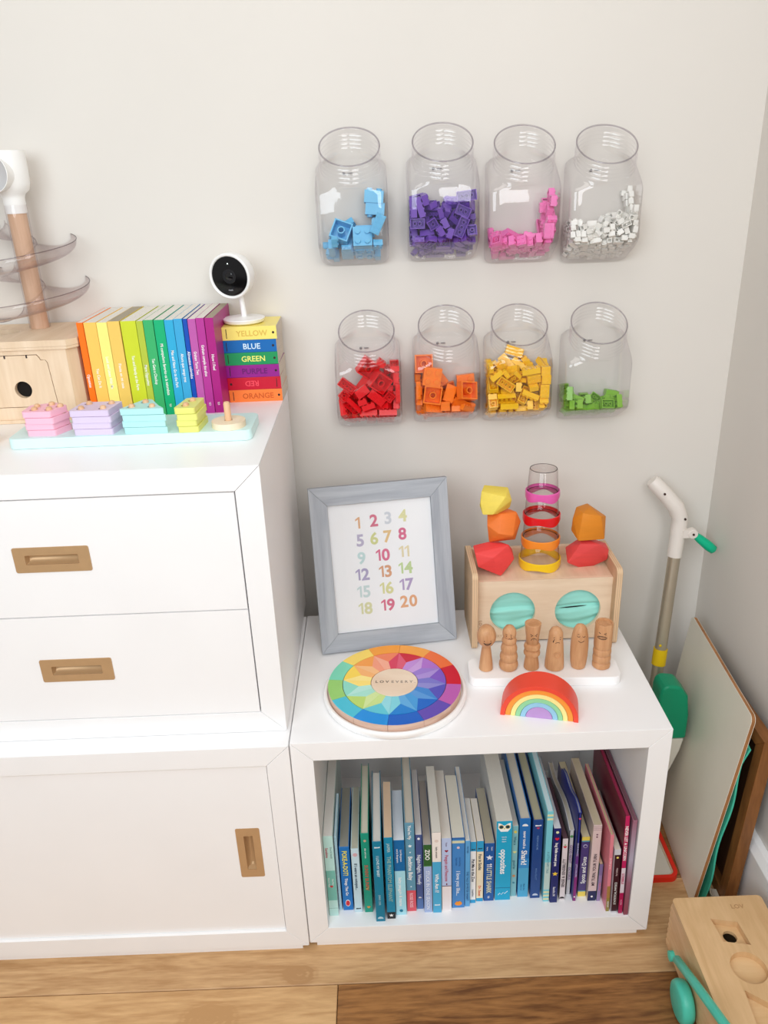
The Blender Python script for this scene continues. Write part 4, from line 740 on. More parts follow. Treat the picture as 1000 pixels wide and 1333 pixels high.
# ================================================================== books in the open bookcase
SF = BZ0 + .035
def star(cx, cz, r, n=5, q=.45): return [(cx + (r if i % 2 == 0 else r * q) * math.sin(PI * i / n), cz + (r if i % 2 == 0 else r * q) * math.cos(PI * i / n)) for i in range(2 * n)]
def heart(cx, cz, r): return [(cx + r * .0625 * 16 * math.sin(t) ** 3, cz + r * .0625 * (13 * math.cos(t) - 5 * math.cos(2 * t) - 2 * math.cos(3 * t) - math.cos(4 * t))) for t in [2 * PI * i / 24 for i in range(24)]]
WT = (248, 248, 246); NV = (20, 34, 92)
BK = [
 # x0, x1, yfront, lean(deg), ztop, depth, cover, pages, bands, texts, marks, label
 (36, 52.5, -376, 0, 233, 262, (188, 228, 222), (226, 225, 220), [(.42, .66, (120, 190, 178)), (.66, .80, (120, 190, 178)), (.90, .905, (120, 170, 160))], [('Slow & Steady', .2, .3, 3.2, (120, 150, 148), 'd', .004), ('Sunshine', .2, .24, 4.4, (196, 92, 104), 'd', -.0035), ('Rain Boots', .57, .2, 2.6, WT, 'd', .003), ('Wind & Water', .57, .22, 2.6, WT, 'd', -.004)], [('heart', .62, .003, (200, 40, 50))], 'mint green board book, first from the left, thick cream pages'),
 (53.3, 58.3, -365, 0, 219, 104, (176, 214, 232), (214, 230, 238), [], [], [], 'very thin pale blue book squeezed between the mint and the bright blue book'),
 (60.5, 78.5, -366, 0, 197, 142, (0, 112, 188), (150, 146, 136), [], [('POKE-A-DOT!', .25, .38, 8.2, (240, 226, 70), 'd', 0), ('Things That Go', .62, .34, 4.6, WT, 'd', 0)], [('oval', .88, .0078, WT), ('oval', .88, .0066, (206, 36, 50))], 'bright blue book with yellow title and red oval on its spine'),
 (81, 95, -371, 0, 197, 148, (196, 222, 232), (196, 190, 172), [], [('If I were an octopus...', .43, .5, 5.0, (40, 62, 84), 'd', 0)], [('disc', .09, .004, (212, 170, 176)), ('bar', .94, .003, (36, 40, 46))], 'pale ice blue board book, dark handwritten title, fourth from the left'),
 (99, 113.5, -372, 0, 232, 172, (0, 150, 124), (214, 208, 190), [], [('elsie and rosie', .24, .2, 2.8, WT, 'd', 0), ('SUNNY BUNNY', .55, .36, 6.0, (200, 96, 70), 'd', 0)], [('disc', .09, .0024, (206, 170, 140)), ('disc', .68, .003, (214, 180, 120)), ('heart', .93, .003, (222, 150, 70))], 'emerald green book with orange lettering, glittering green front board'),
 (119, 135, -392, 0, 233, 170, (0, 124, 156), (222, 218, 210), [], [('I LOVE MY BABY', .3, .28, 4.6, (200, 226, 234), 'd', 0), ('EMMA ORR', .72, .16, 3.4, (170, 210, 220), 'd', 0)], [('bar', .07, .003, (226, 230, 232)), ('dome', .95, .005, (190, 216, 226))], 'teal book sticking out furthest from the left part of the shelf'),
 (138.5, 153.5, -387, 0, 236, 132, (0, 134, 172), (220, 190, 160), [(.915, 1, (18, 22, 28))], [('JASPER', .12, .12, 4.6, (176, 206, 206), 'd', 0), ('THE PHANTOM ELEPHANT', .5, .56, 6.6, (150, 186, 176), 'd', 0)], [('star', .955, .004, WT)], 'blue-green book with a black spine foot and tan page edges'),
 (154.3, 173.2, -380, 0, 222, 118, (166, 222, 236), (232, 234, 238), [(0, .40, (0, 104, 166))], [('Lori Bergmann', .2, .28, 3.2, WT, 'd', .003), ('and Jo Bergmann', .2, .3, 3.2, WT, 'd', -.003), ('baby penguin & mama', .68, .5, 5.4, WT, 'd', 0)], [('disc', .94, .003, (0, 124, 156))], 'pale aqua book with deep blue upper spine'),
 (174.2, 190.8, -373, 0, 252, 200, (96, 152, 178), (206, 198, 184), [(.755, 1, (218, 84, 98))], [("You're My", .1, .18, 5.2, WT, 'd', 0), ('Bedtime Baby', .5, .36, 7.0, WT, 'd', 0), ('ROSE ROSS', .87, .17, 5.4, (246, 200, 206), 'd', 0)], [('star', .25, .0036, WT), ('star', .32, .0016, WT), ('star', .71, .0016, WT)], 'tall dusty blue book with a coral red spine foot'),
 (191.8, 203.8, -369, 0, 221, 160, (66, 86, 140), (226, 220, 218), [(.86, 1, (84, 116, 170))], [('Night-Night, Woofy', .46, .5, 6.0, (232, 236, 244), 'd', 0)], [('disc', .05, .0022, WT), ('dome', .84, .003, (222, 214, 214))], 'slate blue book with a white sleepy title on its spine'),
 (204.8, 219, -377, 0, 206, 154, (162, 182, 222), (184, 172, 160), [(0, .30, (44, 96, 46)), (.3, .31, (74, 140, 70))], [('ZOO', .14, .15, 7.6, WT, 'd', 0), ('STUCK IN ONE SEASON', .66, .58, 6.0, (232, 238, 248), 'd', 0)], [], 'lavender blue book with dark green upper spine'),
 (219.8, 235.3, -378, 0, 234, 162, (72, 172, 216), (226, 222, 212), [(0, .355, (242, 234, 228))], [('baby einstein', .24, .2, 3.4, (70, 50, 44), 'd', 0), ('Who Am I?', .62, .28, 6.6, WT, 'd', 0)], [('disc', .10, .0034, (226, 208, 198)), ('bar', .9, .004, (222, 234, 240))], 'sky blue board book with cream upper spine'),
 (236.2, 253.2, -374, 0, 216, 166, (186, 202, 236), (228, 222, 214), [(.655, 1, (240, 232, 234)), (.648, .658, (90, 60, 76))], [('Yoon', .08, .07, 3.0, (110, 80, 110), 'd', 0), ('Penguin and Pinecone', .405, .36, 5.6, (190, 84, 104), 'd', 0)], [('heart', .17, .003, (150, 30, 60)), ('oval', .625, .002, (120, 30, 50))], 'lavender book with pinkish white lower spine'),
 (254.2, 276.4, -370, 0, 212, 152, (64, 134, 202), (226, 222, 208), [(.04, .075, (214, 214, 180)), (.0, .02, (46, 104, 170))], [('Lisa Swerling', .33, .17, 2.8, (40, 96, 160), 'd', .003), ('Ralph Lazar', .33, .15, 2.8, (40, 96, 160), 'd', -.003), ('I love you like...', .64, .38, 6.6, (226, 238, 250), 'd', 0)], [('disc', .135, .0025, (230, 200, 206)), ('leaf', .93, .0066, (246, 150, 40))], 'wide mid blue book with an orange cat shape at its spine foot'),
 (277.3, 286.2, -368, 0, 202, 184, (94, 168, 222), (232, 228, 220), [], [('POTTER', .13, .12, 3.0, (32, 84, 140), 'd', 0), ('THE TALE OF PETER RABBIT', .68, .56, 4.0, (32, 84, 140), 'd', 0)], [], 'narrow light blue book with plain navy capitals, right of the wide mid blue one'),
 (287.2, 297.4, -361, 0, 192, 104, (244, 242, 240), (230, 224, 216), [(0, .15, (42, 160, 210)), (.945, 1, (42, 160, 210))], [('Put Me in the Zoo', .46, .5, 5.0, (30, 40, 60), 'd', 0), ('Lopshire', .83, .16, 3.4, (40, 50, 70), 'd', 0)], [('bar', .12, .003, (30, 36, 46))], 'small white book with blue spine ends and black lettering'),
 (298.6, 310.8, -358, 0, 190, 102, (240, 226, 196), (228, 220, 210), [(0, .17, (42, 160, 210)), (.945, 1, (42, 160, 210))], [('Fox in Socks', .34, .28, 5.2, (50, 60, 76), 'd', 0), ('Dr. Seuss', .82, .18, 4.6, (220, 96, 50), 'd', 0)], [('bar', .12, .003, (30, 36, 46))], 'small cream book with blue spine ends and an orange author line'),
 (312.2, 330, -358, 0, 184, 134, (16, 86, 160), (176, 168, 148), [], [('Kevin', .09, .1, 2.6, WT, 'd', .004), ('Kerry', .09, .1, 2.6, WT, 'd', -.004), ('11', .37, .10, 9.0, WT, 'd', 0), ('LITTLE SHARK', .64, .44, 8.4, (226, 226, 190), 'd', 0), ('kb', .93, .05, 4.0, WT, 'd', 0)], [('star', .24, .0062, (232, 236, 244))], 'small dark blue book with cream block letters and a white star'),
 (332, 359.6, -357, 0, 232, 215, (22, 166, 208), (226, 222, 212), [(.835, .843, (16, 110, 150))], [('touch', .19, .2, 2.6, WT, 'h', .008), ('think', .218, .2, 2.6, WT, 'h', .008), ('learn', .246, .2, 2.6, WT, 'h', .008), ('opposites', .50, .38, 10.5, WT, 'd', 0)], [('owl', .075, .009, WT), ('swirl', .91, .006, WT)], 'widest bright cyan book with two round owl eyes on its spine'),
 (361, 371.6, -350, 0, 213, 168, (126, 186, 196), (214, 208, 196), [], [('What is', .2, .16, 4.2, (52, 110, 124), 'd', 0), ('good for', .54, .22, 4.2, (52, 110, 124), 'd', 0)], [('disc', .08, .0028, (222, 200, 90)), ('heart', .36, .003, (226, 222, 150)), ('disc', .70, .0026, (206, 140, 90)), ('disc', .8, .002, (60, 130, 150))], 'thin grey-aqua book right beside the bright cyan one'),
 (373.6, 392.4, -352, .2, 231, 210, (26, 112, 186), (216, 208, 192), [(.5, .62, (48, 140, 204)), (.62, 1, (76, 168, 210))], [('never touch a', .26, .22, 5.0, WT, 'd', 0), ('Shark!', .485, .22, 9.6, WT, 'd', 0), ('Make Bite', .87, .13, 2.8, (40, 110, 160), 'd', .002), ('Ideas Ltd', .87, .12, 2.8, (40, 110, 160), 'd', -.003)], [('dome', .08, .005, WT)], 'blue book fading to light blue, bold white shark title'),
 (396, 413.2, -356, .2, 231, 205, (16, 66, 134), (190, 180, 150), [], [('PIGEON AND ME', .28, .18, 3.0, (120, 156, 206), 'd', 0), ('MARLA ELLIOT', .68, .16, 3.0, (100, 140, 196), 'd', 0)], [('bar', .07, .003, WT), ('heart', .10, .0024, (200, 60, 90)), ('dome', .95, .005, (196, 206, 226))], 'dark navy book with small pale letters, turquoise back board'),
 (417.2, 428, -364, .2, 256, 200, (120, 202, 216), (210, 232, 238), [(.03, .05, (226, 222, 176)), (.07, .09, (226, 222, 176)), (.55, .86, (190, 214, 210)), (.88, .9, (226, 222, 176)), (.92, .94, (226, 222, 176)), (.96, .98, (226, 222, 176))], [('A LITTLE FAIRY TALE', .55, .4, 3.8, (90, 150, 164), 'd', 0)], [], 'tall aqua book with cream stripes at both ends of its spine'),
 (429, 442, -367, .2, 221, 180, (14, 30, 104), (222, 222, 226), [], [('hug little sweet pea', .34, .36, 4.8, WT, 'd', 0), ('Sandra M', .84, .2, 4.2, (226, 226, 240), 'd', 0)], [('disc', .05, .0026, (226, 232, 180)), ('heart', .135, .0036, (216, 30, 60)), ('star', .60, .005, (246, 206, 60))], 'deep navy book with a red heart and a yellow star'),
 (447, 456.6, -362, .4, 192, 150, (224, 214, 218), (96, 66, 74), [], [('SENSE & SENSIBILITY', .55, .58, 5.2, (70, 56, 62), 'u', 0)], [('heart', .13, .003, (200, 50, 60)), ('disc', .1, .0018, (150, 180, 140)), ('dome', .96, .0044, (30, 26, 30))], 'pale pink-grey board book with dark capitals and a small red heart'),
 (460.6, 469.4, -351, .3, 199, 180, (216, 212, 214), (200, 190, 170), [], [('GOOD NIGHT', .36, .28, 5.0, (150, 110, 160), 'd', 0), ('OCTOPUS', .66, .22, 4.6, (150, 110, 160), 'd', 0)], [('disc', .09, .0028, (90, 150, 90))], 'pale grey book with a wavy upper edge and purple title'),
 (470.2, 475.8, -365, .3, 251, 130, (40, 52, 140), (150, 156, 170), [(.45, .7, (96, 48, 130)), (.7, 1, (134, 36, 120))], [('BRAVE PRINCESS', .4, .26, 2.8, (200, 200, 230), 'd', 0), ('LITTLE DANCERS', .64, .24, 2.8, (200, 200, 230), 'd', 0)], [('disc', .95, .0014, WT), ('heart', .06, .002, (220, 80, 120))], 'thin royal blue book fading to purple, domed upper edge'),
 (481, 495.4, -356, .1, 188, 190, (76, 60, 122), (220, 206, 170), [(0, .06, (234, 208, 90)), (.06, .08, (90, 160, 180)), (.90, .915, (90, 160, 180)), (.915, 1, (240, 214, 100))], [('Spots and Dots', .55, .46, 7.2, WT, 'u', 0)], [('disc', .15, .0036, (206, 200, 226)), ('disc', .15, .0028, (76, 60, 122))], 'purple book with yellow spine ends and white lower-case title'),
 (496.2, 511.2, -366, .1, 224, 168, (220, 198, 196), (206, 190, 160), [(.865, 1, (28, 34, 84)), (.02, .025, (150, 120, 130)), (.04, .045, (150, 120, 130)), (.06, .065, (150, 120, 130))], [('MY TURN, YOUR TURN', .58, .42, 5.2, (70, 48, 60), 'u', 0)], [('disc', .12, .0016, (110, 70, 90)), ('disc', .15, .0016, (110, 70, 90)), ('disc', .94, .002, WT)], 'pinkish beige book with a navy spine foot'),
 (512, 518.8, -367, 0, 135, 120, (152, 132, 176), (220, 190, 160), [(.0, .3, (130, 116, 164))], [('tiny tales', .6, .5, 3.6, (230, 140, 150), 'u', 0)], [], 'very small lilac book, the shortest on the shelf'),
 (522.8, 529, -389, 1.4, 224, 174, (226, 132, 146), (196, 182, 140), [(.66, .82, (170, 130, 70)), (.82, 1, (150, 134, 62))], [('the little grove', .36, .4, 3.0, (250, 216, 220), 'd', 0), ('LOUISA', .9, .12, 3.0, WT, 'u', 0)], [], 'thin salmon pink book with a golden olive spine foot, leaning left'),
 (531, 541.6, -393, 1.6, 195, 140, (206, 204, 212), (226, 214, 196), [(.08, .97, (58, 14, 30))], [('STATISTICAL PHYSICS', .68, .5, 3.8, WT, 'u', 0), ('for babies', .34, .18, 3.2, (226, 200, 200), 'u', 0)], [('disc', .12, .002, (240, 220, 110))], 'silver book with a maroon spine panel, near the right end'),
 (543.4, 550.8, -394, 1.3, 270, 200, (196, 32, 96), (150, 30, 70), [(.52, .78, (226, 214, 224)), (.78, 1, (180, 14, 84))], [('NEVER LET A UNICORN', .27, .44, 5.0, WT, 'd', 0), ('SCRIBBLE', .63, .17, 4.2, (190, 30, 90), 'd', 0), ('ALDER', .88, .1, 3.0, (230, 160, 190), 'd', 0)], [], 'tall glossy magenta book with white title, second from the right'),
 (551.8, 559.4, -398, .5, 263, 205, None, (120, 84, 90), [], [], [], 'tall dusty mauve book fading to lilac grey, last on the right'),
]
BOARDS = {18: (232, 228, 220), 32: (104, 18, 44), 29: (34, 92, 58), 11: (226, 222, 212), 12: (226, 220, 214), 0: (206, 222, 216), 24: (50, 34, 40), 28: (206, 186, 176)}   # boards unlike the spine
def mark(kind, mb, w, zc, s):
    if kind == 'disc': poly = circle(0, zc, s, 14)
    elif kind == 'oval': poly = circle(0, zc, s * .55, 20, s)
    elif kind == 'star': poly = star(0, zc, s)
    elif kind == 'heart': poly = heart(0, zc, s)
    elif kind == 'bar': poly = [(-w * .3, zc - s * .4), (w * .3, zc - s * .2), (w * .32, zc + s * .5), (w * .1, zc + s * .2), (-w * .3, zc + s * .4)]
    elif kind == 'dome': poly = [(s * math.cos(PI * i / 10), zc - s * .4 + s * .9 * math.sin(PI * i / 10)) for i in range(11)]
    elif kind == 'leaf': poly = [(-s, zc - s * .2), (-s * .5, zc - s * .75), (s * .4, zc - s * .8), (s, zc - s * .3), (s * .9, zc + s * .3), (s * .3, zc + s * .8), (s * .1, zc + s * .5), (-s * .5, zc + s * .6), (-s * .7, zc + s * .2)]
    else: return
    mb.prism(poly, -.0006, 0, 'y')
for i, (x0, x1, y, lean, zt_, dep, cov, pg, bands, texts, marks, lab) in enumerate(BK):
    w = (x1 - x0) / 1000 - .0004; h = zt_ / 1000 - SF; d = dep / 1000
    r = thing('shelf_book', lab, 'book', ((x0 + x1) / 2000, y / 1000, SF + .0001 + abs(math.sin(math.radians(lean))) * w / 2), group='books in the open bookcase', rot=(0, -math.radians(lean), 0))
    cm = paint(cov, .34, .45, .03) if cov else ramp_paint([(0, (146, 70, 88)), (.35, (150, 96, 116)), (.6, (176, 168, 188)), (1, (156, 100, 122))], 2, 0, h)
    pm = pages_mat(pg, 300 if w > .011 else 480)
    if i in (25, 26):                                       # shaped books
        def top(v):
            u = v / d
            return h + (.010 * math.sin(u * 2 * PI * .9) if i == 25 else -.03 * max(0, u - .25) ** 1.5 + .004 * math.sin(u * 9))
        def outline(ins): return [(ins, 0)] + [(v, top(v) - ins) for v in [ins + (d - 2 * ins) * k / 14 for k in range(15)]] + [(d - ins, 0)]
        mb = MB(); mb.prism(outline(0), -w / 2, -w / 2 + .0012, 'x'); mb.prism(outline(0), w / 2 - .0012, w / 2, 'x'); mb.box(-w / 2, w / 2, 0, .0014, 0, h)
        mb.build('cover', cm, r, angle=20)
        mb = MB(); mb.prism(outline(.0015), -w / 2 + .0012, w / 2 - .0012, 'x'); mb.build('pages', pm, r, angle=20)
    else:
        book_parts(r, w, h, d, paint(BOARDS[i], .3, .45, .1, 40) if i in BOARDS else cm, pm, .0012 if i in (1, 2, 3, 4, 5, 8, 20, 21, 22, 28, 30, 32, 33) else .0006, i in (4, 5, 8, 20, 21))
    if i in BOARDS and i not in (25, 26): bands = [(0, 1, cov)] + bands
    for nb, (f0, f1, c) in enumerate(bands):
        mb = MB(); mb.box(-w / 2 + .0001, w / 2 - .0001, -.0002 - (.0001 if nb else 0), .0003, h * (1 - f1) + .0001, h * (1 - f0) - .0001); mb.build('spine_band', paint(c, .4, .4, .02), r)
    for s, fc, fl, hmm, c, dr, xo in texts:
        rt, up = {'d': ((0, 0, -1), (1, 0, 0)), 'u': ((0, 0, 1), (-1, 0, 0)), 'h': ((1, 0, 0), (0, 0, 1))}[dr]
        lettering(s, (xo if dr != 'h' else 0, -.0004, h * (1 - fc)), rt, up, hmm / 1000, paint(c, .5), r, maxw=h * fl if dr != 'h' else w * .8, bold=.022 if hmm > 4 else .012, name='title')
    for kd, f, s, c in marks:
        mb = MB(); zc = h * (1 - f)
        if kd == 'owl':
            mb.prism([(-.0105, zc + .010), (-.0065, zc + .0085), (0, zc + .0035), (.0065, zc + .0085), (.0105, zc + .010), (.0108, zc - .002), (.006, zc - .0095), (-.006, zc - .0095), (-.0108, zc - .002)], -.0003, 0, 'y')
            o = mb.build('owl_emblem', paint(c, .5), r)
            for sx in (-1, 1):
                m2 = MB(); m2.prism(circle(sx * .0055, zc + .0012, .0046, 18), -.0005, 0, 'y'); m2.build('eye_ring', paint((210, 196, 140), .5), o)
                m2 = MB(); m2.prism(circle(sx * .0055, zc + .0012, .0034, 16), -.0006, 0, 'y'); m2.build('eye', paint((26, 60, 70), .3), o)
            m2 = MB(); m2.prism([(-.0016, zc - .0015), (.0016, zc - .0015), (0, zc - .0048)], -.0005, 0, 'y'); m2.build('beak', paint((200, 200, 60), .5), o)
            continue
        if kd == 'swirl':
            stroke(mb, [(-.008, -.0003, zc - .004), (-.005, -.0003, zc + .001), (-.002, -.0003, zc - .003), (.001, -.0003, zc + .002), (.004, -.0003, zc - .001), (.009, -.0003, zc + .005)], .0005)
        else: mark(kd, mb, w, zc, s)
        if kd == 'oval' and s < .007: mb.shift(Matrix.Translation((0, -.0002, 0)))
        if kd == 'disc' and s == .0028 and i == 27: mb.shift(Matrix.Translation((0, -.0002, 0)))
        mb.build('spine_emblem', paint(c, .5), r)

# ================================================================== on the bookcase top
ZB = BZ1
# ---- leaning grey picture frame with a number print
yaw = math.atan2(.035, .248)
r = thing('framed_chart', 'light grey wooden picture frame with a printed number chart, leaning back on the bookcase', 'picture frame', (.039, -.165, ZB + .0047), rot=(-math.radians(15), 0, yaw))
GREY = wood((176, 180, 186), (156, 160, 168), (4, 60, 60), .55); GREYV = wood((176, 180, 186), (156, 160, 168), (60, 60, 4), .55)
FW, FH, fx, fz = .2505, .303, .0318, .0335
for poly, mt in (([(0, 0), (FW, 0), (FW - fx, fz), (fx, fz)], GREY), ([(0, FH), (fx, FH - fz), (FW - fx, FH - fz), (FW, FH)], GREY),
                 ([(0, 0), (fx, fz), (fx, FH - fz), (0, FH)], GREYV), ([(FW, 0), (FW, FH), (FW - fx, FH - fz), (FW - fx, fz)], GREYV)):
    cx, cz_ = FW / 2, FH / 2
    mb = MB(); mb.prism([(cx + (p[0] - cx) * .9996, cz_ + (p[1] - cz_) * .9996) for p in poly], 0, .017, 'y'); mb.build('frame_rail', mt, r, bevel=.0008)
mb = MB(); mb.box(fx - .004, FW - fx + .004, .0075, .0082, fz - .004, FH - fz + .004)
pr_ = mb.build('print', paint((248, 248, 250), .5, .3, .005), r)
mb = MB(); mb.box(fx - .004, FW - fx + .004, .0045, .0055, fz - .004, FH - fz + .004); mb.build('glass_pane', clear_plastic('picture_glass', (.99, .99, .99), 1.0, .02), r)
mb = MB(); mb.box(.006, FW - .006, .0085, .0125, .006, FH - .006); mb.build('backing_board', paint((40, 38, 38), .8), r)
# strut: from the middle of the backing down to the shelf behind
mb = MB(); ca, sa = math.cos(math.radians(15)), math.sin(math.radians(15))
hy, hz = .0125, .21
fy_, fz_ = hy + .079, (hy + .079) * math.tan(math.radians(15)) - .0042
mb.prism([(hy, hz), (hy + .004, hz + .004), (fy_ + .002, fz_ + .001), (fy_ - .002, fz_ + .0005)], FW / 2 - .03, FW / 2 + .03, 'x'); mb.build('easel_strut', paint((40, 38, 38), .8), r)
NUM = [('1', .28, .153, (226, 178, 138)), ('2', .437, .145, (214, 116, 140)), ('3', .575, .135, (212, 216, 224)), ('4', .72, .128, (226, 222, 166)),
       ('5', .29, .288, (190, 182, 208)), ('6', .427, .283, (214, 216, 150)), ('7', .56, .277, (232, 196, 140)), ('8', .705, .268, (218, 106, 142)),
       ('9', .29, .426, (198, 222, 222)), ('10', .50, .418, (220, 112, 144)), ('11', .71, .408, (232, 218, 178)),
       ('12', .287, .555, (176, 166, 200)), ('13', .512, .548, (222, 164, 126)), ('14', .713, .537, (196, 216, 156)),
       ('15', .286, .690, (204, 222, 222)), ('16', .512, .680, (220, 218, 158)), ('17', .712, .668, (180, 160, 200)),
       ('18', .29, .823, (220, 220, 174)), ('19', .513, .815, (218, 112, 140)), ('20', .72, .803, (230, 170, 126))]
for s, u, v, c in NUM:
    lettering(s, (fx + u * (FW - 2 * fx), .0074, FH - fz - v * (FH - 2 * fz)), (1, 0, 0), (0, 0, 1), .0208, paint(c, .6), pr_, bold=.03, name='number', res=4)

# ---- colour wheel puzzle on a round white tray
WX, WY = .167, -.2835
r = thing('round_tray', 'round white tray under the colour wheel puzzle', 'tray', (WX + .0005, WY - .001, ZB))
mb = MB(); mb.lathe([(.112, 0), (.118, .002), (.1197, .007), (.1192, .0115), (.1175, .0138), (.1145, .0138), (.1128, .012), (.1126, .0072), (.05, .007)], n=96); mb.build('tray', paint((248, 247, 246), .3, .45, .008), r, angle=50)
r = thing('color_wheel_puzzle', 'round wooden puzzle of rainbow coloured wedges with a plain wooden disc in its middle', 'puzzle', (WX, WY, ZB + .0073), rotz=math.radians(83))
def sector(r0, r1, a0, a1, n=9):
    return [(r1 * math.cos(a0 + (a1 - a0) * k / n), r1 * math.sin(a0 + (a1 - a0) * k / n)) for k in range(n + 1)] + [(r0 * math.cos(a1 - (a1 - a0) * k / n), r0 * math.sin(a1 - (a1 - a0) * k / n)) for k in range(n + 1)]
PH = .0163
PINKW = wood((226, 196, 178), (208, 172, 152), (10, 10, 60), .5)
OUT = [(246, 164, 62), (242, 112, 50), (208, 0, 40), (190, 92, 176), (98, 74, 178), (10, 96, 196), (14, 142, 222), (72, 192, 214), (152, 206, 112), (124, 214, 182), (250, 216, 100), (246, 158, 44)]
INN = [(206, 0, 44), (176, 110, 204), (128, 84, 196), (84, 78, 186), (0, 100, 198), (12, 128, 208), (92, 198, 214), (186, 216, 108), (140, 216, 196), (250, 214, 80), (244, 156, 66), (240, 128, 88)]
def lite(c, k): return tuple(int(v + (255 - v) * k) for v in c)
for k in range(12):
    a1 = -k * PI / 6; a0 = a1 - PI / 6
    e = .0022; off = .004 if k == 7 else 0.0                # the cyan block has slipped outwards
    rr0, rr1 = .0868, .1108
    poly = sector(rr0, rr1, a0 + e, a1 - e)
    mb = MB(); mb.prism(poly, 0, PH - .0012, 'z'); o = mb.build('outer_block', PINKW, r, angle=25)
    mb = MB(); mb.prism(poly, PH - .0012, PH, 'z'); p_ = mb.build('painted_face', paint(OUT[k], .3, .45, .015), o, angle=25)
    if off:
        am = (a0 + a1) / 2
        for q in (o, p_): q.data.transform(Matrix.Translation((.0 * math.cos(am), 0, 0)))
    # inner ring: each block printed with star facets in lighter tints
    e = .0012; b0, b1 = a0 + e, a1 - e; am = (b0 + b1) / 2; ri, ro, rm = .0398, .0858, .0598
    P = lambda rad, ang: (rad * math.cos(ang), rad * math.sin(ang))
    poly = sector(ri, ro, b0, b1)
    mb = MB(); mb.prism(poly, 0, PH - .0012, 'z'); o = mb.build('inner_block', PINKW, r, angle=25)
    n = 8
    arc = [P(ro, b0 + (b1 - b0) * t / n) for t in range(n + 1)]; arci = [P(ri, b0 + (b1 - b0) * t / n) for t in range(n + 1)]
    mb = MB(); M0 = P(rm, am)
    mb.prism(arc + [M0], PH - .0012, PH, 'z', 0)
    mb.prism([P(ri, b0), arc[0], M0, arci[4]], PH - .0012, PH, 'z', 1)
    mb.prism([arci[4], M0, arc[-1], P(ri, b1)], PH - .0012, PH, 'z', 2)
    c = INN[k]; nx_ = INN[(k + 1) % 12]
    mb.build('painted_face', [paint(c, .3, .45, .015), paint(lite(nx_, .22), .3, .45, .015), paint(lite(c, .34), .3, .45, .015)], o, smooth=False)
mb = MB(); mb.lathe([(.0388, 0), (.0388, PH - .0005), (.0382, PH)], n=64); o = mb.build('middle_disc', wood((242, 222, 200), (230, 204, 178), (12, 3, 3), .5), r, angle=30)
ca_, sa_ = math.cos(-math.radians(83)), math.sin(-math.radians(83))
for s, xo, c in (('L O V', -.0200, (92, 74, 62)), ('E V E R Y .', .0152, (150, 134, 122))):
    px, py = xo, .0005 - xo * .06
    lettering(s, (px * ca_ - py * sa_, px * sa_ + py * ca_, PH), (ca_ + .06 * sa_, sa_ - .06 * ca_, 0), (-sa_ + .06 * ca_, ca_ + .06 * sa_, 0), .0064, paint(c, .6), o, bold=.02)

# ---- birch box with two fabric-backed round holes
X0, X1, Y0, Y1, Z0, Z1 = .3105, .5745, -.163, -.036, ZB, .6035
r = thing('fabric_hole_box', 'birch plywood box with two round holes backed by mint green cloth', 'toy box', ((X0 + X1) / 2, -.105, ZB))
m_ply = pages_mat((226, 192, 154), 88); MATS[('pages', 'ply')] = m_ply
for a, b in ((X0, X0 + .0105), (X1 - .0105, X1)):
    mb = MB(); mb.prism(rrect(Y0, Y1, Z0, Z1, .010, 6), a, b, 'x'); mb.build('side_panel', m_ply, r, bevel=.0007, seg=1, world=True)
yf = -.142; M = frame_matrix((0, yf, 0), (1, 0, 0), (0, 0, 1)) @ Matrix.Translation((0, 0, -.007))
BIRCHX = wood((238, 214, 186), (226, 198, 168), (5, 40, 30), .5)
mb = MB(); plate(mb, [[(X0 + .0105, Z0 + .004), (X1 - .0105, Z0 + .004), (X1 - .0105, .5785), (X0 + .0105, .5785)], circle(.3865, .5133, .0412, 48), circle(.5045, .5133, .0412, 48)], .007, M)
mb.build('front_panel', BIRCHX, r, bevel=.0005, seg=1, world=True)
mb = MB(); mb.box(X0 + .0105, X1 - .0105, yf + .0072, Y1 - .009, .5705, .5783); mb.build('top_panel', BIRCH, r, bevel=.0005, seg=1, world=True)
mb = MB(); mb.box(X0 + .0105, X1 - .0105, Y1 - .009, Y1 - .001, Z0 + .004, .5965); mb.build('back_panel', BIRCHX, r, bevel=.0008, seg=1, world=True)
CL = bpy.data.materials.new('mint_cloth'); CL.use_nodes = True
b_ = CL.node_tree.nodes['Principled BSDF']; b_.inputs['Base Color'].default_value = rgb((158, 232, 220)); b_.inputs['Roughness'].default_value = .55; b_.inputs['Sheen Weight'].default_value = .3
wn_ = CL.node_tree.nodes.new('ShaderNodeTexNoise'); wn_.inputs['Scale'].default_value = 900; bm_ = CL.node_tree.nodes.new('ShaderNodeBump'); bm_.inputs['Strength'].default_value = .1
CL.node_tree.links.new(wn_.outputs['Fac'], bm_.inputs['Height']); CL.node_tree.links.new(bm_.outputs['Normal'], b_.inputs['Normal'])
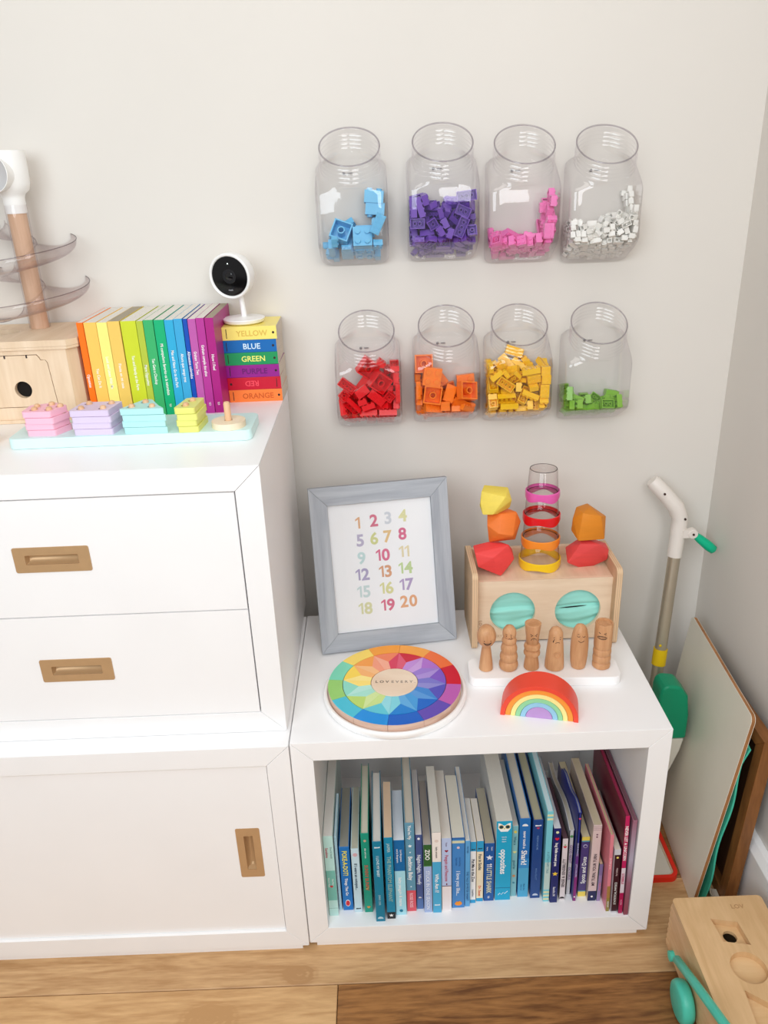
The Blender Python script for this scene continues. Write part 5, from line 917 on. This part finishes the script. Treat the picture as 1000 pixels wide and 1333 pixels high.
for hx, slit in ((.3865, 0), (.5045, 1)):
    mb = MB(); rows = []
    for j in range(49):
        zz = -.050 + .1 * j / 48; row = []
        for i in range(33):
            xx = -.050 + .1 * i / 32
            pinch = 1 - .38 * (abs(xx) / .05) ** 1.6
            u = zz / pinch
            d_ = .0019 * math.sin(u * 185 + 7 * xx + 1.9 * slit) + .0008 * math.sin(u * 360 - 16 * xx + 2.2 * slit)
            d_ += .004 * math.exp(-(zz / .0028) ** 2)           # the two cloth edges meet along the middle
            row.append((hx + xx, yf + .0105 + d_ + .006 * (1 - (xx * xx + zz * zz) / .005), .5133 + zz + (.0035 * xx / .05 if slit else .001 * math.sin(xx * 60))))
        rows.append(row)
    mb.rings(rows, False, False, False); cl = mb.build('cloth', CL, r, angle=180, world=True)
    if slit:
        mb = MB(); n = 20; lo = []; hi = []
        for i in range(n + 1):
            t = i / n; xx = -.032 + .052 * t; th = .0014 * math.sin(PI * t) ** .7
            z_ = .5133 + .0035 * xx / .05 + .001
            lo.append((hx + xx, yf + .0115, z_ - th)); hi.append((hx + xx, yf + .0115, z_ + th))
        mb.rings([lo, hi], False, False, False); mb.build('slit', paint((16, 22, 24), .9), cl, world=True)
lettering('LO', (.3285, yf - .0001, .4935), (0, 0, -1), (1, 0, 0), .0056, paint((186, 146, 108), .6), r, bold=.02, world=True)
lettering('VEVERY', (.356, yf - .0001, .4645), (1, 0, 0), (0, 0, 1), .0052, paint((206, 172, 138), .6), r, bold=.02, world=True)
BT_ = .5784
# ---- faceted wooden stones
def stone(label, cx, cy, zb, sx, sy, sz, seed, col, rough=.55):
    root = thing('balancing_stone', label, 'toy block', (cx, cy, zb), group='faceted wooden balancing stones')
    rnd = random.Random(seed); bm = bmesh.new(); pts = []
    while len(pts) < 14:
        v = Vector((rnd.gauss(0, 1), rnd.gauss(0, 1), rnd.gauss(0, 1)))
        if v.length < .1: continue
        v.normalize()
        if all((v - q).length >.6 for q in pts): pts.append(v)
    for v in pts:
        v = v / (abs(v.x) ** 4 + abs(v.y) ** 4 + abs(v.z) ** 4) ** .25
        bm.verts.new((v.x * sx / 2, v.y * sy / 2, max(-.8, min(.8, v.z)) / .8 * sz / 2))
    bmesh.ops.convex_hull(bm, input=bm.verts[:])
    z0_ = min(v.co.z for v in bm.verts); z1_ = max(v.co.z for v in bm.verts); xa = max(abs(v.co.x) for v in bm.verts); ya = max(abs(v.co.y) for v in bm.verts)
    for v in bm.verts: v.co = Vector((v.co.x * sx / 2 / xa, v.co.y * sy / 2 / ya, (v.co.z - z0_) / (z1_ - z0_) * sz))
    bmesh.ops.dissolve_limit(bm, angle_limit=math.radians(14), verts=bm.verts[:], edges=bm.edges[:])
    bmesh.ops.bevel(bm, geom=bm.edges[:], offset=.0011, segments=2, profile=.5, affect='EDGES', clamp_overlap=True)
    me = bpy.data.meshes.new('stone'); bm.to_mesh(me); bm.free()
    c2 = tuple(int(v * .965) for v in col)
    me.materials.append(wood(col, c2, (8, 60, 60), rough))
    me.polygons.foreach_set('use_smooth', [True] * len(me.polygons)); me.set_sharp_from_angle(angle=math.radians(30))
    o = bpy.data.objects.new('stone', me); COL.objects.link(o); o.parent = root
stone('red faceted wooden stone, lowest of the left pile on the birch box', .3550, -.098, BT_, .074, .060, .057, 4, (238, 72, 70))
stone('orange faceted wooden stone, middle of the left pile', .3735, -.095, BT_ + .0565, .062, .054, .058, 11, (242, 126, 50))
stone('yellow faceted wooden stone, on top of the left pile', .3585, -.094, BT_ + .1142, .055, .048, .045, 23, (246, 220, 96))
stone('coral red faceted wooden stone, lower one of the right pair', .526, -.098, BT_, .073, .060, .055, 31, (236, 80, 80))
stone('ochre orange faceted wooden stone, upper one of the right pair', .5245, -.096, BT_ + .0545, .059, .054, .062, 42, (226, 138, 36))
# ---- tower of four upturned clear cups
CU = [(.0375, .0325, .0, (248, 206, 30), 'yellow', 'lowest'), (.0342, .0300, .0425, (250, 146, 46), 'orange', 'second'), (.0327, .0276, .0875, (226, 20, 30), 'red', 'third'), (.0296, .0245, .132, (232, 96, 176), 'pink', 'top')]
for rb, rt, zz, c, wd, pos in CU:
    root = thing('stacking_cup', 'upturned clear cup with a wavy %s band, %s in the cup tower' % (wd, pos), 'cup', (.4435, -.084, BT_ + zz + .0002), group='tower of clear stacking cups')
    mb = MB(); mb.lathe([(rb - .0012, .0), (rt, .0560), (rt - .0015, .0575), (rt - .004, .0580), (.002, .0580)], n=48, cap0=False, cap1=False); mb.build('cup_body', CUPCLEAR, root, angle=50)
    mb = MB(); mb.tube([(p[0], p[1], .0574) for p in circle(0, 0, rt - .0012, 40)], .0007, 6, closed=True); mb.build('base_edge', clear_plastic('cup_edge_plastic', (.6, .57, .57), .8), root)
    mb = MB(); R = []
    for (rad, z_, am) in ((rb - .002, .005, 1), (rb + .0004, .0002, 1), (rb + .0010, .002, 1), (rb + .0008, .017, 0), (rb - .0008, .0182, 0)):
        R.append([(rad * math.cos(2 * PI * i / 64), rad * math.sin(2 * PI * i / 64), z_ + am * .0026 * (1 + math.cos(4 * 2 * PI * i / 64 + 1.2))) for i in range(64)])
    mb.rings(R, True, False, False); mb.build('band', paint(c, .3, .5, .01), root, angle=50)

# ---- six wooden peg people on a white tray
r = thing('peg_tray', 'long white rounded tray under the six wooden peg people', 'tray', (.4225, -.249, ZB), rotz=-math.radians(2.6))
mb = MB(); mb.prism(rrect(-.1275, .1275, -.0305, .0305, .014, 7), 0, .0168, 'z'); mb.build('tray', paint((248, 247, 247), .4, .4, .008), r, bevel=.0018)
PT = ZB + .0169
def prof_r(prof, z):
    for (r0, z0), (r1, z1) in zip(prof, prof[1:]):
        if z0 <= z <= z1 and z1 > z0: return r0 + (r1 - r0) * (z - z0) / (z1 - z0)
    return prof[-1][0]
PEG = [
 ('round-headed peg person with a wide grin, first from the left', .3250, -.2462, [(.0098, 0), (.0117, .0015), (.0112, .012), (.0088, .034), (.0072, .045), (.0078, .0475), (.0115, .0515), (.0148, .057), (.0162, .064), (.0158, .071), (.0128, .079), (.0075, .0845), (.001, .086)], 'grin', .062),
 ('peg person with three belly rings and a tilted sad face', .3635, -.2468, [(.0125, 0), (.0150, .0025), (.0164, .008), (.0158, .013), (.0135, .0165), (.0132, .0175), (.0148, .020), (.0153, .025), (.0142, .030), (.0124, .0325), (.0122, .0335), (.0136, .037), (.0138, .042), (.0126, .047), (.0110, .050), (.0108, .051), (.0122, .0535), (.0124, .057), (.0110, .061), (.0100, .063), (.0112, .066), (.0116, .071), (.0106, .077), (.0068, .083), (.001, .0853)], 'sad', .068),
 ('angry peg person with a flat wide cup-shaped head and two neck rings', .4025, -.2475, [(.0118, 0), (.0130, .0015), (.0127, .008), (.0108, .022), (.0104, .027), (.0136, .0285), (.0140, .032), (.0132, .035), (.0102, .037), (.0102, .0385), (.0136, .0405), (.0139, .044), (.0130, .047), (.0100, .049), (.0100, .051), (.0108, .052), (.0112, .064), (.0134, .084), (.0136, .088), (.0130, .0885), (.001, .0885)], 'angry', .0685),
 ('peg person with a tear, a small frown and a round dent in its belly', .4415, -.2487, [(.0140, 0), (.0163, .002), (.0162, .009), (.0150, .026), (.0136, .045), (.0122, .057), (.0120, .064), (.0114, .070), (.0088, .0755), (.005, .0785), (.001, .0797)], 'cry', .0585),
 ('slim rounded peg person with closed eyes and a smile', .4820, -.2500, [(.0100, 0), (.0118, .0015), (.0134, .010), (.0146, .024), (.0149, .038), (.0145, .052), (.0134, .063), (.0112, .074), (.0076, .081), (.001, .0845)], 'calm', .064),
 ('flat-topped cylinder peg person with bared teeth and grooves, last on the right', .5210, -.2512, [(.0128, 0), (.0150, .002), (.0153, .006), (.0148, .010), (.0136, .0115), (.0150, .014), (.0153, .019), (.0147, .0235), (.0136, .025), (.0149, .0275), (.0152, .032), (.0146, .0365), (.0137, .038), (.0148, .0405), (.0150, .044), (.0150, .085), (.0144, .0868), (.0122, .0868), (.0118, .0840), (.001, .0838)], 'teeth', .0655)]
for lab, px, py, prof, face_, fzc in PEG:
    root = thing('peg_person', 'wooden ' + lab, 'toy figure', (px, py, PT), group='wooden peg people on the white tray')
    mb = MB(); mb.lathe(prof, n=40, cap0=True, cap1=True); body = mb.build('body', BEECH, root, angle=38)
    turn = {'sad': -.22, 'teeth': -.42, 'calm': -.1}.get(face_, 0)
    def S(u, v):
        rad = prof_r(prof, fzc + v) + .0001; a = -PI / 2 + u / max(rad, .006) + turn
        return (rad * math.cos(a), rad * math.sin(a), fzc + v)
    mb = MB(); lr = .00042
    def eye(u, v, s=.00085):
        p = Vector(S(u, v)); mb.lathe([(s, -.0004), (s * .9, .0003), (s * .3, .0004)], p, 10, Vector((p.x, p.y, 0)).to_track_quat('Z', 'Y').to_matrix().to_4x4())
    def arc(u0, u1, v0, dv, n=8): stroke(mb, [S(u0 + (u1 - u0) * k / n, v0 + dv * (1 - (2 * k / n - 1) ** 2)) for k in range(n + 1)], lr)
    if face_ == 'grin':
        eye(-.0055, .0025); eye(.0055, .0025); arc(-.0068, .0068, -.001, -.0052); arc(-.0068, .0068, -.001, -.0016); arc(-.0055, .0055, -.0025, -.0022)
    elif face_ == 'sad':
        eye(-.0042, .002); eye(.0036, .0016); arc(-.001, .0034, -.0042, .0016); stroke(mb, [S(-.006, .0045), S(-.003, .005)], lr); stroke(mb, [S(.002, .005), S(.005, .004)], lr); stroke(mb, [S(.005, -.001), S(.0052, -.004)], .0006)
    elif face_ == 'angry':
        stroke(mb, [S(-.0062, .0045), S(-.0018, .002)], .0005); stroke(mb, [S(.0062, .0045), S(.0018, .002)], .0005); eye(-.0042, .0006); eye(.0042, .0006)
        arc(-.0048, .0048, -.0075, .004); stroke(mb, [S(-.0048, -.0075), S(.0048, -.0075)], lr); stroke(mb, [S(0, -.0035), S(0, -.0075)], lr * .7)
    elif face_ == 'cry':
        eye(-.0048, .003); eye(.0052, .003); arc(-.003, .0045, -.0035, .0014); stroke(mb, [S(-.0058, .0015), S(-.0066, -.0022)], .0008); stroke(mb, [S(-.0066, .006), S(-.004, .007)], lr); stroke(mb, [S(.0046, .007), S(.007, .006)], lr)
        p = Vector(S(.001, -.0255))
        q = MB(); R_ = p.normalized(); Mx = Matrix.Translation(Vector((p.x, p.y, p.z))) @ Vector((p.x, p.y, 0)).to_track_quat('Z', 'Y').to_matrix().to_4x4()
        q.lathe([(.0062, -.0005), (.0062, .0009), (.0050, .0010), (.0044, -.0002), (.002, -.0004)], n=28); q.shift(Mx); q.build('belly_dent', BEECH, root, angle=40)
    elif face_ == 'calm':
        arc(-.0068, -.0022, .0035, -.0016); arc(.0022, .0068, .0035, -.0016); arc(-.0048, .0048, -.0045, -.0026); stroke(mb, [S(-.006, .006), S(-.003, .0068)], lr)
    else:
        stroke(mb, [S(-.006, .0085), S(-.003, .0065)], .0006); stroke(mb, [S(.0064, .009), S(.0028, .0068), S(.0064, .0056)], .0005)
        pts = [S(.0078 * math.cos(2 * PI * k / 16), -.001 + .003 * math.sin(2 * PI * k / 16)) for k in range(17)]; stroke(mb, pts, .0005)
        stroke(mb, [S(-.0078, -.001), S(.0078, -.001)], lr)
        for u in (-.005, -.0025, 0, .0025, .005): stroke(mb, [S(u, .0016), S(u, -.0036)], lr)
    mb.build('drawn_face', INK, root, smooth=False)

# ---- nesting rainbow arches
RC = ((.335 + .453) / 2, -.363); yaw = math.atan2(-.0275, .118)
RB = [(.0612, .0536, (238, 76, 56), 'coral red', 'outermost'), (.0533, .0452, (250, 154, 60), 'orange', 'second'), (.0449, .0374, (252, 232, 150), 'pale yellow', 'third'), (.0371, .0296, (150, 212, 160), 'mint green', 'fourth'), (.0293, .0212, (150, 200, 226), 'light blue', 'fifth'), (.0209, 0, (190, 150, 208), 'lilac', 'innermost')]
for ro, ri, c, wd, pos in RB:
    root = thing('rainbow_arch', '%s wooden arch, %s piece of the small nesting rainbow' % (wd, pos), 'toy', (RC[0], RC[1], ZB), yaw, group='nesting rainbow arches')
    n = 28
    poly = [(ro * math.cos(PI * k / n), ro * math.sin(PI * k / n)) for k in range(n + 1)]
    if ri: poly += [(ri * math.cos(PI - PI * k / n), ri * math.sin(PI - PI * k / n)) for k in range(n + 1)]
    mb = MB(); mb.prism(poly, .0 if ro < .06 else -.0015, .041, 'y'); mb.build('arch', paint(c, .42, .4, .02), root, bevel=.0009, angle=25)

# ================================================================== right-hand corner
# ---- toy stick cleaner
WP = paint((232, 224, 216), .4, .4, .01); GR = paint((0, 148, 106), .35, .4, .02); GR2 = paint((0, 186, 140), .35, .4, .02)
ALU = paint((196, 184, 164), .38, .5, .02, 80, metal=.7)
r = thing('toy_stick_mop', 'toy stick mop with grey pole, white angled grip and green trigger, in the corner', 'toy', (.69, -.09, 0))
def axis_pt(z): return Vector((.7305 - (.63 - z) * .083, .004 - (.63 - z) * .140, z))
mb = MB(); mb.tube([axis_pt(.08), axis_pt(.55)], .0116, 20); mb.build('pole', ALU, r, world=True)
mb = MB(); a = axis_pt(.545); e_ = axis_pt(.622)
mb.tube([a, axis_pt(.56), axis_pt(.60), e_, e_ + Vector((-.004, .002, .010)), Vector((.7205, .007, .6445)), Vector((.701, .013, .667)), Vector((.678, .0205, .691)), Vector((.6745, .0215, .6945))], [.0138, .0140, .0145, .0152, .0158, .0158, .0150, .0142, .0115], 24)
mb.build('grip', WP, r, world=True, angle=60)
pv = Vector((.7515, -.010, .595))
mb = MB(); mb.lathe([(.0005, -.0075), (.0085, -.0075), (.0095, -.0065), (.0095, .0065), (.0085, .0075), (.0005, .0075)], pv, 24, Matrix.Rotation(PI / 2, 4, 'X')); mb.box(pv.x - .02, pv.x, pv.y - .006, pv.y + .006, pv.z - .008, pv.z + .008); mb.build('trigger_lug', WP, r, bevel=.001, world=True)
mb = MB(); mb.tube([pv + Vector((.004, 0, -.003)), pv + Vector((.016, -.001, -.013)), pv + Vector((.034, -.003, -.028)), pv + Vector((.044, -.005, -.036)), pv + Vector((.0465, -.006, -.038))], [.006, .0085, .0098, .0085, .003], 16); mb.build('trigger', GR2, r, world=True, angle=60)
for p in (Vector((.694, .0, .674)), Vector((.734, -.0120, .6255)), pv + Vector((0, -.0078, 0))):
    mb = MB(); mb.lathe([(.0022, -.001), (.0022, .0014), (.0012, .0014)], p, 12, Matrix.Rotation(PI / 2, 4, 'X')); mb.build('screw', paint((60, 36, 30), .5), r, world=True)
mb = MB(); mb.tube([axis_pt(.318), axis_pt(.352)], .0139, 24); mb.build('yellow_ring', paint((240, 200, 20), .4), r, world=True)
mb = MB(); p = axis_pt(.364); mb.lathe([(.003, 0), (.0022, .0016)], (p.x - .006, p.y - .0105, p.z), 10, Matrix.Rotation(PI / 2, 4, 'X')); mb.build('height_button', paint((240, 200, 20), .4), r, world=True)
mb = MB(); mb.prism([(.6675, .2255), (.6675, .330), (.670, .344), (.680, .351), (.705, .347), (.7215, .325), (.7275, .28), (.7275, .2255)], -.160, -.112, 'y'); mb.build('head_shell', GR, r, bevel=.008, seg=3, world=True)
mb = MB(); mb.tube([axis_pt(.22), axis_pt(.22) + Vector((0, -.05, 0))], .009, 14); mb.build('neck', WP, r, world=True)
mb = MB(); mb.prism([(.6655, .225), (.7255, .225), (.720, .195), (.706, .150), (.684, .105), (.660, .06), (.648, .0), (.606, .0), (.612, .08), (.640, .17)], -.157, -.105, 'y'); mb.build('head_foot', paint((226, 222, 210), .45), r, bevel=.004, world=True)

# ---- big white board leaning on the right wall
def slab(mb, o, u, v, n_, L, H, th, rad, mi=0, off=0.0):
    M = Matrix((Vector(u), Vector(v), Vector(n_))).transposed().to_4x4()
    plate(mb, [rrect(0, L, 0, H, rad, 5)], th, Matrix.Translation(o) @ M @ Matrix.Translation((0, 0, off)), mi)
o_ = Vector((.6965, -.345, .0004)); u_ = Vector((.021, .32, 0)).normalized(); v_ = (Vector((.049, 0, .42)) - u_ * u_.dot(Vector((.049, 0, .42)))).normalized(); n_ = u_.cross(v_).normalized()
if n_.x > 0: n_ = -n_
r = thing('white_board', 'large white board with a brown edge leaning against the right wall', 'board', tuple(o_))
mb = MB(); slab(mb, Vector((0, 0, 0)), u_, v_, u_.cross(v_), .322, .4245, .0055, .012); mb.build('core', wood((176, 122, 74), (150, 100, 58), (20, 20, 6), .6), r, angle=25)
nn = u_.cross(v_)
mb = MB()
for off in (-.0007, .0055): slab(mb, Vector((0, 0, 0)), u_, v_, nn, .322, .4245, .0007, .012, 0, off)
mb.build('white_facing', paint((232, 226, 212), .35, .4, .01), r, angle=25)

# ---- brown wooden frame behind it, with a mint sheet and a white strap in front of it
BRW = wood((150, 98, 52), (116, 72, 36), (40, 40, 5), .45); BRH = wood((150, 98, 52), (116, 72, 36), (40, 5, 40), .45)
o_ = Vector((.7505, -.3505, .0004)); u2 = Vector((0, 1, 0)); v2 = Vector((.020, 0, .372)).normalized(); n2 = Vector((v2.z, 0, -v2.x))
r = thing('leaning_timber_surround', 'brown wooden frame leaning on the right wall, behind the white board', 'frame', tuple(o_))
M = Matrix((u2, v2, n2)).transposed().to_4x4()
for poly, mt in (([(0, 0), (.024, .024), (.024, .349), (0, .373)], BRW), ([(.29, 0), (.29, .373), (.266, .349), (.266, .024)], BRW), ([(0, .373), (.024, .349), (.266, .349), (.29, .373)], BRH), ([(0, 0), (.29, 0), (.266, .024), (.024, .024)], BRH)):
    mb = MB(); mb.prism(poly, 0, .0215, 'z'); mb.shift(M); mb.build('frame_rail', mt, r, bevel=.001)
mb = MB(); mb.box(.02, .27, .02, .353, .014, .018); mb.shift(M); mb.build('panel', wood((92, 54, 34), (66, 38, 24), (20, 20, 4), .6), r)
r = thing('mint_sheet', 'thin wavy mint green felt sheet standing between the white board and brown frame', 'sheet', (.7145, -.343, 0))
mb = MB(); rows = []
for j in range(25):
    z_ = .352 * j / 24; row = []
    for s in (0, 1):
        for i in range(7):
            k = i if s == 0 else 6 - i
            xx = .0012 + z_ * .100 + .0035 * math.sin(z_ * 34) + .002 * math.sin(z_ * 17 + k * .5) + (.0042 if j > 22 else 0) * (j - 22) * .6 + .0016 * k + (.0016 if s else -.0016)
            row.append((xx, .0 + k * .022, z_))
    rows.append(row)
mb.rings(rows, True, True, True); mb.build('sheet', paint((70, 190, 162), .7), r, angle=60)
r = thing('white_strap', 'small curled white strap on the floor by the foot of the mint sheet', 'strap', (.737, -.333, 0))
mb = MB(); rows = []
for k in range(15):
    t_ = k / 14; x_ = .0135 * math.sin(t_ * 5.0) * (1 - .4 * t_) ; z_ = .0015 + .028 * t_ ** 1.5 + .003 * math.sin(t_ * 8)
    rows.append([(x_, -.006, z_), (x_, .012, z_ + .001), (x_ + .0009, .012, z_ + .0018), (x_ + .0009, -.006, z_ + .0008)])
mb.rings(rows, True, True, True); mb.build('strap', paint((222, 214, 198), .7), r, angle=60)

# ---- red-rimmed tray on the floor
r = thing('red_rimmed_board', 'small white drawing board with a red rim, flat on the floor behind the bookcase', 'board', (.645, -.21, 0))
mb = MB(); plate(mb, [rrect(-.0445, .048, -.083, .045, .018, 7), rrect(-.0375, .041, -.076, .038, .012, 7)], .012); mb.build('rim', paint((228, 44, 26), .4), r, bevel=.002)
mb = MB(); plate(mb, [rrect(-.0375, .041, -.076, .038, .012, 7)], .007); mb.build('face', paint((216, 210, 198), .4), r)
mb = MB(); plate(mb, [rrect(-.0372, .0407, -.0757, .0377, .0118, 7), rrect(-.034, .0375, -.0725, .0345, .010, 7)], .009); mb.build('inner_rim', paint((206, 186, 160), .5), r)

# ---- wooden shape-sorting cart
CX0, CX1, CY0, CY1, CZ = .6155, .7635, -.742, -.434, .1255
r = thing('shape_sorter_cart', 'birch wood pull cart with cut-out shapes in its top, teal wheels and handle', 'cart', (.69, -.59, 0))
TOPW = wood((222, 184, 138), (204, 164, 116), (30, 4, 4), .45)
mb = MB(); plate(mb, [rrect(CX0, CX1, CY0, CY1, .007, 5), [(.664, -.4755), (.7045, -.4835), (.7085, -.5245), (.6685, -.517)], circle(.6885, -.5625, .0268, 44), [(.6665, -.5975), (.7225, -.641), (.6600, -.674)], circle(.71, -.70, .02, 30)], .0115, Matrix.Translation((0, 0, CZ - .0115)))
mb.build('top_panel', TOPW, r, bevel=.0012, seg=1, world=True)
mb = MB(); plate(mb, [[(CX0 + .012, CY0 + .012), (CX1 - .012, CY0 + .012), (CX1 - .012, CY1 - .012), (CX0 + .012, CY1 - .012)], circle(.6868, -.5005, .0108, 30)], .006, Matrix.Translation((0, 0, CZ - .0178))); mb.build('shape_floor', wood((226, 192, 146), (212, 174, 126), (4, 30, 4), .5), r, world=True)
for a, b, c_, d_ in ((CX0 + .0006, CX0 + .0115, CY0 + .0006, CY1 - .0006), (CX1 - .0115, CX1 - .0006, CY0 + .0006, CY1 - .0006), (CX0 + .012, CX1 - .012, CY0 + .0006, CY0 + .011), (CX0 + .012, CX1 - .012, CY1 - .011, CY1 - .0006)):
    mb = MB(); mb.box(a, b, c_, d_, .020, CZ - .0117); mb.build('side_panel', wood((228, 188, 144), (210, 166, 120), (8, 8, 40), .5), r, bevel=.001, seg=1, world=True)
for k in range(7):
    mb = MB(); mb.box(CX0 + .0002, CX0 + .006, CY1 - .012, CY1 - .0002, .026 + k * .0125, .032 + k * .0125); mb.build('finger_joint', TOPW, r, bevel=.0004, seg=1, world=True)
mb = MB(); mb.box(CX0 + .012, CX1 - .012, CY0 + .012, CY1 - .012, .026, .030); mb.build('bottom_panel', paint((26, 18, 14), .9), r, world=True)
for sx, wy in ((-1, -.548), (-1, -.688), (1, -.548), (1, -.688)):
    cx = CX0 - .0125 if sx < 0 else CX1 + .0125
    mb = MB(); mb.lathe([(.004, -.0105), (.026, -.0105), (.0305, -.0085), (.0325, -.004), (.0328, .0), (.0325, .004), (.0305, .0085), (.026, .0105), (.004, .0105)], (cx, wy, .0328), 44, Matrix.Rotation(PI / 2, 4, 'Y')); wh = mb.build('wheel', TEAL, r, angle=50, world=True)
    mb = MB(); mb.lathe([(.004, 0), (.004, .016)], (cx, wy, .0328), 14, Matrix.Rotation(-PI / 2 if sx > 0 else PI / 2, 4, 'Y')); mb.build('axle', paint((70, 60, 54), .5), wh, world=True)
mb = MB(); mb.tube([(.6035, -.509, .0785), (.6020, -.512, .081), (.6005, -.60, .130), (.5995, -.72, .192)], [.0050, .0070, .0070, .0070], 18); mb.build('handle', TEAL, r, world=True)
mb = MB(); mb.lathe([(.0085, -.004), (.0085, .004), (.003, .0055)], (.6125, -.470, .034), 18, Matrix.Rotation(-PI / 2, 4, 'Y')); mb.build('peg', TEAL, r, world=True)
LB = paint((186, 142, 98), .6)
lettering('LOV', (.7165, -.4545, CZ), (1, -.02, 0), (.02, 1, 0), .0078, LB, r, bold=.03, world=True, align='CENTER')
lettering('EVERY', (.7455, -.479, CZ), (.12, -1, 0), (1, .12, 0), .0056, paint((212, 170, 124), .6), r, bold=.03, world=True)
